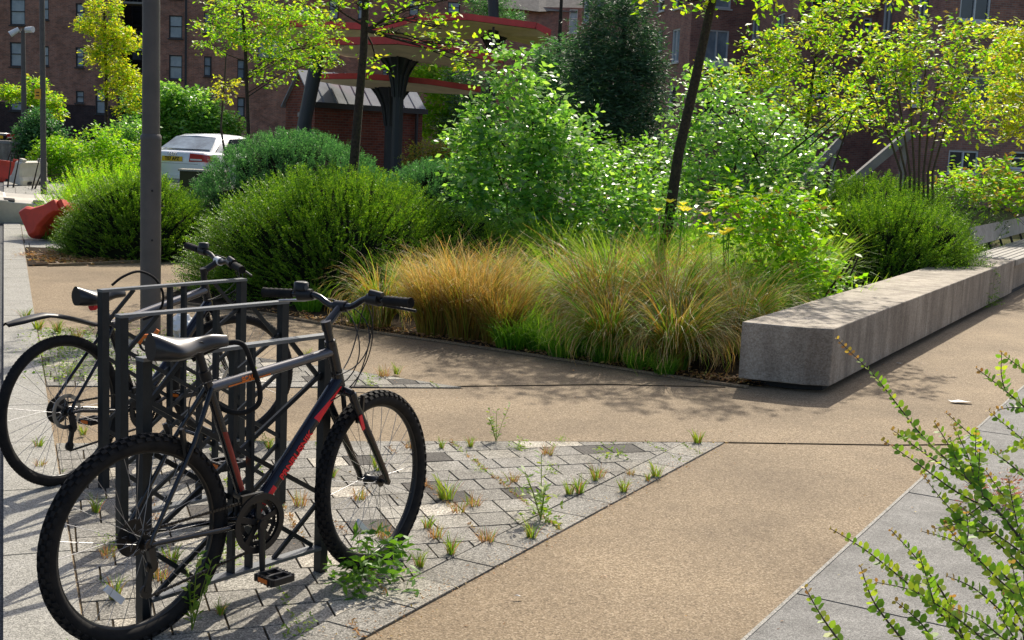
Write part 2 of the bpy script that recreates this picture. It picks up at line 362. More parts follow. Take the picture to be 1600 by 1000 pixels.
# ------------------------------------------------------------------ ground
def sheet(name, poly, z, m, kind='structure', cut=None):
    b = MB(); b.add([(p[0], p[1], z) for p in poly], [tuple(range(len(poly)))], False)
    return tag(b.build(name, m), kind=kind)
def clip(poly, a, b):
    out = []; a, b = Vector(a[:2]), Vector(b[:2]); d = b - a
    def side(p): return d.x * (p[1] - a.y) - d.y * (p[0] - a.x)
    for i in range(len(poly)):
        p, q = poly[i], poly[(i + 1) % len(poly)]; sp_, sq = side(p), side(q)
        if sp_ >= 0: out.append(p)
        if sp_ * sq < 0:
            t = sp_ / (sp_ - sq); out.append((p[0] + (q[0] - p[0]) * t, p[1] + (q[1] - p[1]) * t))
    return out
def clipconvex(poly, region):
    for i in range(len(region)):
        poly = clip(poly, region[i], region[(i + 1) % len(region)])
        if len(poly) < 3: return []
    return poly
def paving(name, region, az, sx, sy, z, m, gap=.008, stagger=True, base=True, th=.012, seed=1, origin=(0, 0), tilt=.0012):
    """individual slabs laid on a grid, cut to a convex region (counter-clockwise)"""
    rr = random.Random(seed); b = MB(); ca, sa = math.cos(R(az)), math.sin(R(az))
    xs = [((p[0] - origin[0]) * ca + (p[1] - origin[1]) * sa) for p in region]; ys = [(-(p[0] - origin[0]) * sa + (p[1] - origin[1]) * ca) for p in region]
    for i in range(int(min(xs) / sx) - 2, int(max(xs) / sx) + 2):
        off = rr.random() * sy if stagger else 0
        for j in range(int(min(ys) / sy) - 2, int(max(ys) / sy) + 2):
            x0, x1, y0, y1 = i * sx + gap / 2, (i + 1) * sx - gap / 2, j * sy + off + gap / 2, (j + 1) * sy + off - gap / 2
            q = [(origin[0] + x * ca - y * sa, origin[1] + x * sa + y * ca) for x, y in ((x0, y0), (x1, y0), (x1, y1), (x0, y1))]
            q = clipconvex(q, region)
            if len(q) < 3: continue
            dz = rr.uniform(-tilt, tilt); n = len(q)
            b.add([(p[0], p[1], z + dz) for p in q] + [(p[0], p[1], z - th) for p in q], [tuple(range(n))] + [(k, k + n, (k + 1) % n + n, (k + 1) % n) for k in range(n)], False)
    o = tag(b.build(name, m), kind='structure')
    if base: sheet(name + '_bedding', region, z - .004 - tilt, M['joint'])
    return o
K0, K1 = Vector((-1.2, 2.93)), Vector((-16.0, 39.8))         # kerb line against the road
kd = (K1 - K0).normalized(); kn = Vector((kd.y, -kd.x))      # kn points right, away from the road
def kp(t, off): p = K0 + kd * t + kn * off; return (p.x, p.y)
def kx(y, off=0.0):
    t = (y - K0.y - kn.y * off) / kd.y; return kp(t, off)
sheet('ground', [(-260, -20), (260, -20), (260, 330), (-260, 330)], -.06, M['verge'])
sheet('road', [kp(-6, -9), kp(-6, 0), kp(60, 0), kp(60, -9)], -.012, M['asphalt'])
sheet('car_park', [(-30, 26), (2, 26), (2, 46), (-30, 46)], -.02, M['asphalt'])
sheet('footpath', [kp(-6, .2), (14, -3), (14, 24), kp(24, .2)], -.004, M['tan'])
# kerb of long flush stones
b = MB()
for i in range(-5, 50):
    q = [kp(i * .9 + .004, .0), kp(i * .9 + .004, .24), kp((i + 1) * .9 - .004, .24), kp((i + 1) * .9 - .004, .0)][::-1]
    z = .012 + random.uniform(-.001, .001); b.add([(p[0], p[1], z) for p in q] + [(p[0], p[1], -.06) for p in q], [(3, 2, 1, 0), (4, 0, 1, 5), (5, 1, 2, 6), (6, 2, 3, 7), (7, 3, 0, 4)], False)
tag(b.build('kerb', M['slab2']), kind='structure')
A, Bc = (-.62, 3.66), (1.22, 7.0)
Lb = kx(6.28, .25); l1 = kx(3.0, .25)
reg1 = [l1, (-.98, 3.0), (-.42, 4.02), Bc, (-.47, 6.72), (-1.16, 6.60), kx(6.34, .25)]
# inner paving and the border course along the diagonal edge
hv = (Vector(Bc) - Vector((-.42, 4.02))).normalized(); hn = Vector((-hv.y, hv.x))
def hp(t, off): p = Vector((-.42, 4.02)) + hv * t + hn * off; return (p.x, p.y)
bord = [hp(-1.6, 0), hp(4.2, 0), hp(4.2, .19), hp(-1.6, .19)]
hp2 = [hp(-1.6, .19), hp(4.2, .19)]
inner = clip(reg1, hp2[0], hp2[1])
paving('granite_paving', inner, -70, .18, .18, .004, M['slab'], seed=4, origin=(-.2, 5.4))
bp = clipconvex(bord, [l1, (-.98, 3.0), (3, 3.0), (3, 9), Bc, (-.47, 6.72), (-1.16, 6.6), kx(6.34, .25)]) if False else clip(clip(bord, Bc, (-.47, 6.72)), (-2, 3.0), (2, 3.0))
paving('border_paving', bp, 61, .27, .19, .0045, M['slab'], seed=9, origin=(-.42, 4.02), stagger=False)
reg2 = [kx(7.75, .25), (-1.42, 8.04), (-.30, 8.26), (-1.2, 8.75), kx(9.98, .25)]
paving('granite_paving', reg2, -70, .18, .18, .004, M['slab'], seed=6, origin=(-.2, 5.4))
reg3 = [kx(16.2, .25), kx(16.2, 1.0), kx(38, 1.9), kx(38, .25)]
paving('granite_paving', reg3, -68, .6, .45, .004, M['slab2'], seed=8, gap=.012)
regR = [(.10, 2.85), (5, 2.85), (8, 9.2), (3.77, 9.2)]
paving('grey_slab_paving', regR, 60, 1.75, .95, .005, M['greyslab'], seed=3, gap=.014, origin=(1.1, 4.58), stagger=False, tilt=.0008)
b = MB(); b.bar((.10, 2.84, .004), (3.79, 9.24, .004), .014, .008); tag(b.build('slab_edging', M['slab2']), kind='structure')
# saw-cut joints in the bound gravel
b = MB()
for pts in ([(1.22, 7.02), (2.23, 7.14), (3.2, 7.36)], [(-1.2, 8.76), (-.75, 8.52), (-.40, 8.30), (.7, 8.62), (1.5, 8.7)], [(-.47, 6.73), (.4, 6.88), (1.22, 7.02)]):
    for p, q in zip(pts, pts[1:]): b.bar((*p, -.001), (*q, -.001), .012, .004)
tag(b.build('path_joint', M['joint']), kind='structure')
# planting beds
bedC = [(-3.32, 11.92), (-2.11, 11.23), (-1.29, 10.58), (-.51, 10.12), (.5, 9.47), (1.38, 8.88), (1.75, 8.76), (3.5, 12.0), (5.9, 16.1), (9.5, 22), (9, 36), (-5, 34), (-4.6, 24), (-3.4, 16)]
sheet('planting_bed', bedC, .012, M['soil'])
bedL = [kx(14.2, .26), (-4.8, 14.72), (-4.4, 15.3), (-4.4, 19.5), (-6, 25.8), (-7.5, 27), (-11, 37.5), kx(37.5, 1.9), kx(16.2, 1.02), kx(16.2, .26)]
for q in ([bedL[0], bedL[1], bedL[2], bedL[8], bedL[9]], [bedL[8], bedL[2], bedL[3], bedL[4], bedL[5], bedL[7]], [bedL[5], bedL[6], bedL[7]]): sheet('planting_bed', q, .014, M['soil'])
b = MB()
pe = [(-5.25, 14.28), (-4.8, 14.68), (-4.38, 15.2), (-4.3, 15.9)]
for p, q in zip(pe, pe[1:]): b.bar((*p, .012), (*q, .012), .05, .03)
pe = [(-3.36, 11.88), (-2.11, 11.19), (-1.29, 10.54), (-.51, 10.08), (.5, 9.43), (1.38, 8.84), (1.66, 8.70)]
for p, q in zip(pe, pe[1:]): b.bar((*p, .008), (*q, .008), .03, .016)
tag(b.build('bed_edging', M['tan']), kind='structure')

def leafcloud(clumps, leaf, dens, asp=.5, flat=.5, per=9, L=.22, droop=.15):
    """clumps (x, y, z, rx, ry, rz): short shoots spread through each, leaves along each shoot"""
    Q = []; tw = []
    for (x, y, z, rx, ry, rz) in clumps:
        n = max(6, int(dens * (rx * ry * rz) ** (2 / 3)))
        e = nrm(rng.normal(0, 1, (n, 3))); r = rng.uniform(.15, 1.0, n) ** .5 * np.where(rng.uniform(0, 1, n) < .14, rng.uniform(1.05, 1.4, n), 1.0)
        e2 = e * r[:, None]
        C = np.array([x, y, z]) + e2 * [rx, ry, rz]
        D0 = nrm(e * [1, 1, .45] + rng.normal(0, .35, (n, 3)) + [0, 0, .12])
        t = np.linspace(0, 1, per)[None, :, None]
        P = C[:, None] + D0[:, None] * L * t - np.array([0, 0, 1]) * droop * L * t * t + rng.normal(0, leaf * .35, (n, per, 3))
        S = nrm(np.cross(D0, [0, 0, 1.0] + rng.normal(0, .2, (n, 3)))); sg = np.where(np.arange(per) % 2 == 0, 1., -1.)[None, :, None]
        D = D0[:, None] * .6 + S[:, None] * sg + rng.normal(0, .35, P.shape) + [0, 0, -.15]
        N = np.array([0, 0, 1.0]) * (1 - flat * .3) + rng.normal(0, flat, P.shape)
        k = n * per; ll = leaf * rng.uniform(.65, 1.3, k)
        Q.append(leaf_quads(P.reshape(-1, 3), D.reshape(-1, 3), N.reshape(-1, 3), ll, ll * asp)); tw.append(P[:: max(1, n // 8)])
    return np.concatenate(Q), tw
# ------------------------------------------------------------------ leaf litter, weeds
def litter(name, pts, n, size, m, z=.02, spread=.3):
    c = np.array([[p[0], p[1], z] for p in pts])[rng.integers(0, len(pts), n)] + rng.normal(0, 1, (n, 3)) * [spread, spread, .008]
    a = rng.uniform(0, 6.28, n); D = np.stack([np.cos(a), np.sin(a), rng.normal(0, .3, n)], 1); N = rng.normal(0, .35, (n, 3)) + [0, 0, 1]
    return npquads(name, leaf_quads(c, D, N, rng.uniform(.6, 1.3, n) * size, rng.uniform(.3, .6, n) * size), m)
tag(litter('leaf_litter', [(-5.3, 14.75), (-5.0, 14.9), (-4.75, 15.2), (-5.4, 15.2), (-5.7, 15.3)], 1500, .05, LM['dry'], spread=.16), 'dry fallen leaves and bark chips strewn in the left bed', 'leaf litter', kind='stuff')
pts = [(p[0] * (1 - t) + q[0] * t, p[1] * (1 - t) + q[1] * t + .12) for p, q in zip(bedC[1:6], bedC[2:7]) for t in np.linspace(0, 1, 14)]
tag(litter('leaf_litter', pts, 1600, .035, LM['dry'], spread=.07), 'dry debris along the front edge of the grass bed', 'leaf litter', kind='stuff')
gr = [(-.42 + hv.x * t_ - .02, 4.02 + hv.y * t_) for t_ in np.arange(-1, 3.4, .05)]
tag(litter('grit', gr, 900, .012, LM['dry'], z=.008, spread=.05), 'dry grit and crumbs along the diagonal edge of the setts', 'grit', kind='stuff')
gr = [(rng.uniform(-2.5, 4), rng.uniform(3.5, 10.5)) for _ in range(220)]
tag(litter('grit', gr, 420, .016, LM['dry'], z=.008, spread=.2), 'scattered tiny dry leaves and crumbs on the gravel path', 'grit', kind='stuff')
pts = [kx(y, o) for y in np.arange(8, 10, .08) for o in (.32, .5, .75, 1.1)]
tag(litter('moss_and_seedlings', pts, 2600, .03, LM['weed'], z=.012, spread=.10), 'yellow green seedlings and moss in the joints near the kerb', 'moss', kind='stuff')

def joint_debris(name, region, az, step, m, n_lines_keep, per, label, origin=(-.2, 5.4)):
    ca, sa = math.cos(R(az)), math.sin(R(az)); pts = []
    for i in range(-40, 60):
        if random.random() > n_lines_keep: continue
        x = i * step; t = -8.0
        while t < 8:
            run = random.uniform(.1, .7)
            if random.random() < .45:
                for k in range(int(run * per)):
                    y = t + random.uniform(0, run); p = (origin[0] + x * ca - y * sa, origin[1] + x * sa + y * ca)
                    if len(clipconvex([(p[0] - .001, p[1] - .001), (p[0] + .001, p[1] - .001), (p[0], p[1] + .001)], region)) >= 3: pts.append(p)
            t += run + random.uniform(.0, .3)
    n = len(pts); c = np.array([[p[0], p[1], .004] for p in pts]) + rng.normal(0, .006, (n, 3)) * [1, 1, 0]
    D = rng.normal(0, .8, (n, 3)); D[:, 2] = abs(D[:, 2]) * .6 + .1; N = rng.normal(0, .6, (n, 3)) + [0, 0, 1]
    o = npquads(name, leaf_quads(c, D, N, rng.uniform(.008, .028, n), rng.uniform(.003, .008, n)), LM[m]); return tag(o, label, 'moss', kind='stuff')
regi = [(-1.1, 3.0), (-.42, 4.02), Bc, (-.47, 6.72), (-2.3, 6.35)]
joint_debris('joint_growth', regi, 20, .18, 'weed', .55, 110, 'tiny green seedlings along the sett joints')
joint_debris('joint_growth', regi, 20, .18, 'dry', .7, 170, 'rusty dry moss and grit along the sett joints')
joint_debris('joint_growth', reg2, 20, .18, 'weed', .8, 160, 'green growth in the joints of the far paving strip')
def ground_cover(name, poly, n, h, m, label, wd=.008):
    P = np.array(poly); lo, hi = P.min(0), P.max(0); pts = []
    while len(pts) < n:
        c = rng.uniform(lo, hi, (n * 2, 2)); ins = np.zeros(len(c), bool)
        for i in range(len(P)):
            a, b_ = P[i], P[(i + 1) % len(P)]
            cond = ((a[1] > c[:, 1]) != (b_[1] > c[:, 1])) & (c[:, 0] < (b_[0] - a[0]) * (c[:, 1] - a[1]) / (b_[1] - a[1] + 1e-12) + a[0]); ins ^= cond
        pts += list(c[ins])
    c = np.array(pts[:n]); B = np.concatenate([c, np.full((n, 1), .01)], 1); D = rng.normal(0, .55, (n, 3)) + [0, 0, 1]; D[:, 2] = abs(D[:, 2]) + .2
    N = rng.normal(0, 1, (n, 3)); o = npquads(name, leaf_quads(B, D, N, h * rng.uniform(.4, 1.2, n), np.full(n, wd)), LM[m]); return tag(o, label, 'ground cover', kind='stuff')
def blades(n, h, spread, lean, wd, droop, r0, k=4, rg=None, seedlean=None):
    """grass blades as arcs; returns quads and tip attribute"""
    rg = rg or rng
    a = rg.uniform(0, 2 * np.pi, n); rad = r0 * np.sqrt(rg.uniform(0, 1, n))
    base = np.stack([np.cos(a) * rad, np.sin(a) * rad, np.zeros(n)], 1)
    a2 = a + rg.normal(0, .5, n); out = np.stack([np.cos(a2), np.sin(a2), np.zeros(n)], 1)
    if seedlean is not None: out = out + np.array(seedlean)
    H = h * rg.uniform(.5, 1.1, n); a0 = lean * .38 * rg.uniform(0, 1, n); a1 = droop * 3.3 * rg.uniform(.25, 1.25, n)
    out = out / np.linalg.norm(out, axis=1, keepdims=True); side = np.stack([-out[:, 1], out[:, 0], np.zeros(n)], 1) * rg.normal(0, .22, n)[:, None]
    P = [base]
    for i in range(k):
        t = (i + .5) / k; th = a0 + a1 * t ** 1.6
        P.append(P[-1] + (H / k)[:, None] * (out * np.sin(th)[:, None] + side * t + np.array([0, 0, 1]) * np.cos(th)[:, None]))
    P = np.stack(P, 1)                                       # n, k+1, 3
    ang = rg.uniform(0, np.pi, n); S = np.stack([np.cos(ang), np.sin(ang), np.zeros(n)], 1)
    Q = []; T = []
    for i in range(k):
        w0, w1 = wd * (1 - (i / k) ** 2 * .8), wd * (1 - ((i + 1) / k) ** 2 * .8)
        Q.append(np.stack([P[:, i] - S * w0 / 2, P[:, i] + S * w0 / 2, P[:, i + 1] + S * w1 / 2, P[:, i + 1] - S * w1 / 2], 1))
        T.append(np.tile(np.array([i / k, i / k, (i + 1) / k, (i + 1) / k]), (n, 1)))
    return Q, T
def blademesh(name, mats, n, h, lean, wd, droop, r0, parent=None, k=4, split=None, **kw):
    """connected strips so each blade is one island"""
    Q, T = blades(n, h, 0, lean, wd, droop, r0, k, **kw)
    V = np.stack([Q[0][:, 0], Q[0][:, 1]] + sum([[q[:, 2], q[:, 3]] for q in Q], []), 1)   # pairs
    # order: (l0,r0,r1,l1,r2,l2..)
    nv = V.shape[1]; me = bpy.data.meshes.new(name)
    me.vertices.add(n * nv); me.vertices.foreach_set('co', V.reshape(-1).astype(np.float32))
    f = []
    f.append([0, 1, 2, 3])
    for i in range(1, k): f.append([2 * i + 1, 2 * i, 2 * i + 2, 2 * i + 3])
    F = (np.array(f)[None] + (np.arange(n) * nv)[:, None, None]).reshape(-1, 4)
    me.loops.add(F.size); me.loops.foreach_set('vertex_index', F.reshape(-1).astype(np.int32))
    me.polygons.add(len(F)); me.polygons.foreach_set('loop_start', np.arange(0, F.size, 4, dtype=np.int32))
    if not isinstance(mats, (list, tuple)): mats = [mats]
    for m in mats: me.materials.append(m)
    if len(mats) > 1:
        mi = rng.choice(len(mats), n, p=split); me.polygons.foreach_set('material_index', np.repeat(mi, k).astype(np.int32))
    me.update(calc_edges=True)
    tv = [0, 0] + sum([[(i + 1) / k] * 2 for i in range(k)], [])
    a = me.attributes.new('tip', 'FLOAT', 'POINT'); a.data.foreach_set('value', np.tile(np.array(tv), n).astype(np.float32))
    o = bpy.data.objects.new(name, me); col.objects.link(o)
    if parent: o.parent = parent
    return o
def rosette(name, m, n, L, W, up, r0=.02):
    a = rng.uniform(0, 6.28, n); D = np.stack([np.cos(a), np.sin(a), rng.uniform(*up, n)], 1)
    B = np.stack([np.cos(a) * r0, np.sin(a) * r0, rng.uniform(0, .02, n)], 1) + nrm(D) * (rng.uniform(0, .9, n) * L)[:, None]
    N = rng.normal(0, .4, (n, 3)) + [0, 0, 1]
    return leaf_quads(B, D, N, rng.uniform(.4, .8, n) * L, rng.uniform(.5, 1, n) * W)
# weed prototypes: (mesh, description)
def weed_mesh(kind):
    if kind == 'grass': return blademesh('weed', [LM['weed'], LM['dry']], 45, .09, 1.1, .004, .35, .02, k=3, split=[.75, .25])
    if kind == 'dry': return blademesh('weed', [LM['dry'], LM['weed']], 40, .07, 1.3, .0035, .3, .03, k=3, split=[.85, .15])
    if kind == 'leafy': return npquads('weed', leafcloud([(0, 0, .03, .055, .045, .028), (.04, .01, .02, .04, .04, .02)], .024, 5200, .4, .7, 6, .035)[0], LM['weed'])
    if kind == 'big': return npquads('weed', leafcloud([(0, 0, .05, .15, .12, .05), (.03, .02, .10, .08, .07, .07), (-.08, .03, .07, .07, .06, .05), (.10, -.04, .05, .06, .05, .04)], .048, 2600, .34, .7, 7, .07)[0], LM['mid'])
    if kind == 'tall':
        b = MB(); Q = []
        for s in range(5):
            a = random.uniform(0, 6.28); h = random.uniform(.12, .26); tip = Vector((math.cos(a) * h * .35, math.sin(a) * h * .35, h))
            b.tube([(0, 0, 0), tip * .5 + Vector((0, 0, h * .08)), tip], [.002, .0016, .001], 4)
            t = np.linspace(.15, 1, 12)[:, None]; P = np.array(tip)[None] * t
            aa = rng.uniform(0, 6.28, 12); D = np.stack([np.cos(aa), np.sin(aa), np.full(12, .5)], 1)
            Q.append(leaf_quads(P, D, rng.normal(0, .3, (12, 3)) + [0, 0, 1], np.full(12, .035), np.full(12, .014)))
        o = b.build('weed', [LM['weed']]); o2 = npquads('tmp', np.concatenate(Q), LM['weed'])
        import bmesh
        bm = bmesh.new(); bm.from_mesh(o.data); bm.from_mesh(o2.data); bm.to_mesh(o.data); bm.free()
        bpy.data.objects.remove(o2); return o
WK = {k: weed_mesh(k) for k in ('grass', 'dry', 'leafy', 'big', 'tall')}
WL = {'grass': 'small yellow green grass tuft growing from a paving joint', 'dry': 'small dried brown weed lying in a paving joint',
      'leafy': 'small leafy green weed rooted between pale granite setts', 'tall': 'thin upright weed with little side leaves on the paving'}
used = set()
def weed(kind, u, v, s=1.0, label=None):
    p = gp(u, v, .004); src = WK[kind]
    if kind in used: o = src.copy(); col.objects.link(o)
    else: o = src; used.add(kind)
    o.location = p; o.rotation_euler = (0, 0, random.uniform(0, 6.28)); o.scale = (s, s, s * random.uniform(.85, 1.15))
    if label: tag(o, label, 'weed')
    else: tag(o, WL[kind], 'weed', {'grass': 'grass tufts in the paving joints', 'dry': 'dried weeds in the paving joints', 'leafy': 'leafy weeds in the paving joints', 'tall': 'upright weeds in the paving joints'}[kind])
weed('big', 590, 912, 1.0, 'large bright green leafy weed under the front wheel of the nearest bicycle')
weed('tall', 845, 812, 1.25, 'tallest straggly weed clump in the paving beside the gravel edge')
weed('leafy', 835, 805, 1.5, 'wide leafy weed mat at the gravel edge right of the front wheel')
weed('grass', 697, 780, 1.5, 'round yellow green tuft just right of the front wheel')
weed('tall', 775, 690, .9, 'upright dark green weed on the far paving edge line')
weed('leafy', 950, 716, 1.1, 'dark green leafy weed beside a white sett near the paving tip')
weed('grass', 1090, 692, 1.0, 'small weed at the sharp tip of the paving triangle')
weed('grass', 1025, 745, 1.0, 'yellow green tuft on the gravel edge near the paving tip')
weed('grass', 975, 768, .9, 'low tuft beside the dark sett by the gravel edge')
weed('tall', 360, 870, 1.0, 'yellow leaved weed behind the crank of the nearest bicycle')
weed('leafy', 352, 885, 1.4, 'pale green leafy weed seen under the bottom bracket')
weed('tall', 300, 985, 1.0, 'slender pale weed at the bottom of the picture by the bicycle shadow')
for k, u, v, s in (('leafy', 812, 698, .8), ('grass', 735, 698, .8), ('grass', 690, 700, .7), ('dry', 855, 710, 1), ('leafy', 855, 735, .7), ('dry', 800, 752, 1), ('dry', 740, 790, 1.1),
    ('grass', 930, 750, .9), ('dry', 935, 745, 1.2), ('grass', 905, 770, 1), ('grass', 830, 840, 1), ('dry', 760, 845, 1.1), ('grass', 705, 865, 1), ('dry', 680, 840, .9), ('grass', 655, 885, .9),
    ('dry', 715, 800, 1), ('leafy', 805, 700, .5), ('grass', 668, 825, .8), ('dry', 560, 780, 1), ('grass', 590, 735, .9), ('dry', 600, 840, .9), ('dry', 470, 790, 1), ('grass', 520, 745, .8),
    ('grass', 150, 800, .9), ('dry', 168, 870, .9), ('grass', 180, 935, 1), ('leafy', 165, 850, .7), ('grass', 60, 700, .8), ('dry', 62, 730, .8), ('grass', 130, 680, .7), ('grass', 420, 700, .9), ('leafy', 405, 690, .6),
    ('grass', 345, 960, .7), ('leafy', 470, 985, .7), ('dry', 250, 905, 1), ('grass', 268, 880, 1), ('dry', 640, 700, .8), ('grass', 620, 585, 1), ('dry', 600, 588, 1.2), ('leafy', 575, 598, 1), ('grass', 505, 620, 1), ('grass', 480, 560, .9),
    ('grass', 90, 520, 1.4), ('grass', 60, 515, 1.4), ('dry', 120, 530, 1.3), ('grass', 55, 560, 1.2), ('grass', 110, 590, 1), ('leafy', 95, 545, 1.2), ('grass', 350, 545, 1), ('leafy', 370, 600, .8), ('grass', 295, 560, 1),
    ('grass', 1012, 750, .6), ('leafy', 880, 690, .5), ('dry', 985, 742, .6), ('grass', 890, 772, .8), ('dry', 660, 760, .8), ('leafy', 745, 735, .5), ('grass', 40, 500, 1.4), ('grass', 200, 505, 1.2)):
    weed(k, u, v, s)
# small scraps
def scrap(u, v, s, label):
    b = MB(); n = 9; b.add([(math.cos(i / n * 6.28) * s * random.uniform(.5, 1.1), math.sin(i / n * 6.28) * s * .4 * random.uniform(.6, 1.1), random.uniform(.002, .012)) for i in range(n)], [tuple(range(n))])
    o = b.build('litter_scrap', M['white'], loc=gp(u, v, .004)); tag(o, label, 'litter')
scrap(810, 934, .018, 'tiny white scrap lying on the gravel path in the foreground')
scrap(1498, 628, .10, 'white paper scrap on the path near the grey slabs')
scrap(1405, 568, .03, 'small white scrap on the path beside the concrete wall')

# ------------------------------------------------------------------ shrubs, trees
def core(rx, ry, rz, z0=.0, m='coreshade', cx=0, cy=0):
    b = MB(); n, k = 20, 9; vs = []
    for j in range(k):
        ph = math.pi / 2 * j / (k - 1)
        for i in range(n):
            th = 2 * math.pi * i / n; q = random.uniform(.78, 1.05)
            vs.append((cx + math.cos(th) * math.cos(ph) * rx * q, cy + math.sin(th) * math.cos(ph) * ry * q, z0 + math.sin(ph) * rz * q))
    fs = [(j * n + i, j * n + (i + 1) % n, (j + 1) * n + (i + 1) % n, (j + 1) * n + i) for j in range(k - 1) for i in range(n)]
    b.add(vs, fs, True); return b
def sprays(ns, nl, rx, ry, rz, L, leaf, zmin=.0, upb=.35, pair=True, r_in=.35, curve=.25, asp=.55, jit=.12, zc=0.0, drift=(0, 0, 0), rj=(.80, 1.12)):
    """ns shoots running outwards from inside an ellipsoid dome, each lined with nl small leaves; returns quads and shoot polylines"""
    u = rng.uniform(-.15, 1, ns) ** 1; th = rng.uniform(0, 2 * np.pi, ns); u = np.clip(u, -.1, .99); cph = np.sqrt(1 - u * u)
    E = np.stack([np.cos(th) * cph, np.sin(th) * cph, u], 1)                       # unit directions over the dome
    rad = rng.uniform(*rj, ns)[:, None]
    tip = E * [rx, ry, rz] * rad + [0, 0, zc]
    D0 = nrm(E * [1, 1, .8] + [0, 0, upb] + rng.normal(0, jit, (ns, 3)) + np.array(drift))
    Ls = L * rng.uniform(.6, 1.25, ns)[:, None]
    start = tip - D0 * Ls
    bend = nrm(rng.normal(0, 1, (ns, 3))) * curve * Ls * .35
    t = np.linspace(.12, 1, nl)[None, :, None]
    P = start[:, None] + (D0 * Ls)[:, None] * t + bend[:, None] * (t * (1 - t) * 2) - np.array([0, 0, 1]) * (curve * .35 * Ls)[:, None] * t * t
    S = nrm(np.cross(D0, rng.normal(0, 1, (ns, 3)) * .4 + [0, 0, 1]))
    sg = np.where(np.arange(nl) % 2 == 0, 1.0, -1.0)[None, :, None]
    Nn = np.cross(S, D0)
    D = D0[:, None] * .75 + S[:, None] * sg + rng.normal(0, .28, (ns, nl, 3))
    N = np.broadcast_to(Nn[:, None], P.shape) + rng.normal(0, .45, P.shape)
    keep = P[..., 2].reshape(-1) > zmin
    B = P.reshape(-1, 3)[keep]; D = D.reshape(-1, 3)[keep]; N = N.reshape(-1, 3)[keep]; n = len(B)
    ll = leaf * rng.uniform(.7, 1.3, n)
    return leaf_quads(B, D, N, ll, ll * asp), P
def stems(P, every, r, b=None, n=4):
    b = b or MB()
    for q in P[::every]:
        b.tube([q[0], q[len(q) // 2], q[-1]], [r, r * .8, r * .4], n, cap=False)
    return b
def dome(name, loc, rx, ry, rz, leaf, L, ns, nl, lm, label, cat='shrub', group=None, tips=None, cor=.72, **kw):
    t = empty(name, loc, 0, label, cat, group)
    Q, P = sprays(ns, nl, rx, ry, rz, L, leaf, zmin=.02, **kw)
    if cor: core(rx * cor, ry * cor, rz * cor).build('shade_core', LM[lm] if False else M['coreshade'], t)  # added solid dome, coloured dark as the shaded inside of the shrub
    stems(P, 9, .0028).build('stem', M['stem'], t)
    mats = [LM[lm]] + ([LM[tips]] if tips else [])
    mi = (rng.uniform(0, 1, len(Q)) < .12).astype(int) if tips else None
    npquads('foliage', Q, mats, t, mi=mi); return t

# --- box honeysuckle domes
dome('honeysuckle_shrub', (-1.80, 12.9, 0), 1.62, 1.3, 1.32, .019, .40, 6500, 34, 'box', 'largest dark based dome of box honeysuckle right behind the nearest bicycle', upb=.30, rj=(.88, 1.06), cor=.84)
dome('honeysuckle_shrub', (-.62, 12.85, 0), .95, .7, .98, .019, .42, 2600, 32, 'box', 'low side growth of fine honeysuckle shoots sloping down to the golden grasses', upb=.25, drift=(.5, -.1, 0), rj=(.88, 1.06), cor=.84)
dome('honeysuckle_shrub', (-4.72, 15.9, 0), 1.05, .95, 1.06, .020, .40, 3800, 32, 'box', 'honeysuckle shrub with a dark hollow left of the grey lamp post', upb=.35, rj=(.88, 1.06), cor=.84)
dome('honeysuckle_shrub', (-5.75, 18.2, 0), 1.15, 1.1, 1.08, .024, .5, 2000, 28, 'lime', 'light yellow green shrub behind the dark hollow shrub by the kerb', upb=.6)
dome('honeysuckle_shrub', (-4.0, 18.6, 0), 1.2, 1.0, .62, .03, .6, 1000, 26, 'lime', 'yellow green low shrub to the right of the lamp post below the car', upb=.6)
dome('honeysuckle_shrub', (4.30, 14.7, 0), 1.25, 1.15, 1.26, .020, .46, 4800, 34, 'box', 'spiky green honeysuckle dome hanging over the concrete wall', upb=.35, rj=(.88, 1.06), cor=.84)
dome('honeysuckle_shrub', (4.9, 17.8, 0), 1.7, 1.2, 1.42, .023, .45, 4200, 30, 'box', 'green honeysuckle mass in front of the multi stemmed tree', upb=.35, rj=(.88, 1.06), cor=.84)
dome('honeysuckle_shrub', (5.75, 18.2, 0), 1.4, 1.2, 1.32, .028, .6, 1100, 28, 'boxd', 'dark green honeysuckle behind the bench backrest on the wall', upb=.5)
# --- clipped yew-like mounds
dome('yew_mound', (-2.95, 17.0, 0), 1.6, 1.2, 1.66, .036, .17, 5600, 16, 'yew', 'tall blue green mound in front of the brick hut', upb=1.0, curve=.4, asp=.24, jit=.22, rj=(.93, 1.03), cor=.88)
dome('yew_mound', (-1.0, 16.6, 0), 1.25, 1.0, 1.36, .036, .17, 4200, 16, 'yew', 'lower blue green mound between the slim tree trunk and the big leafy shrub', upb=1.0, curve=.4, asp=.24, jit=.22, rj=(.93, 1.03), cor=.88)

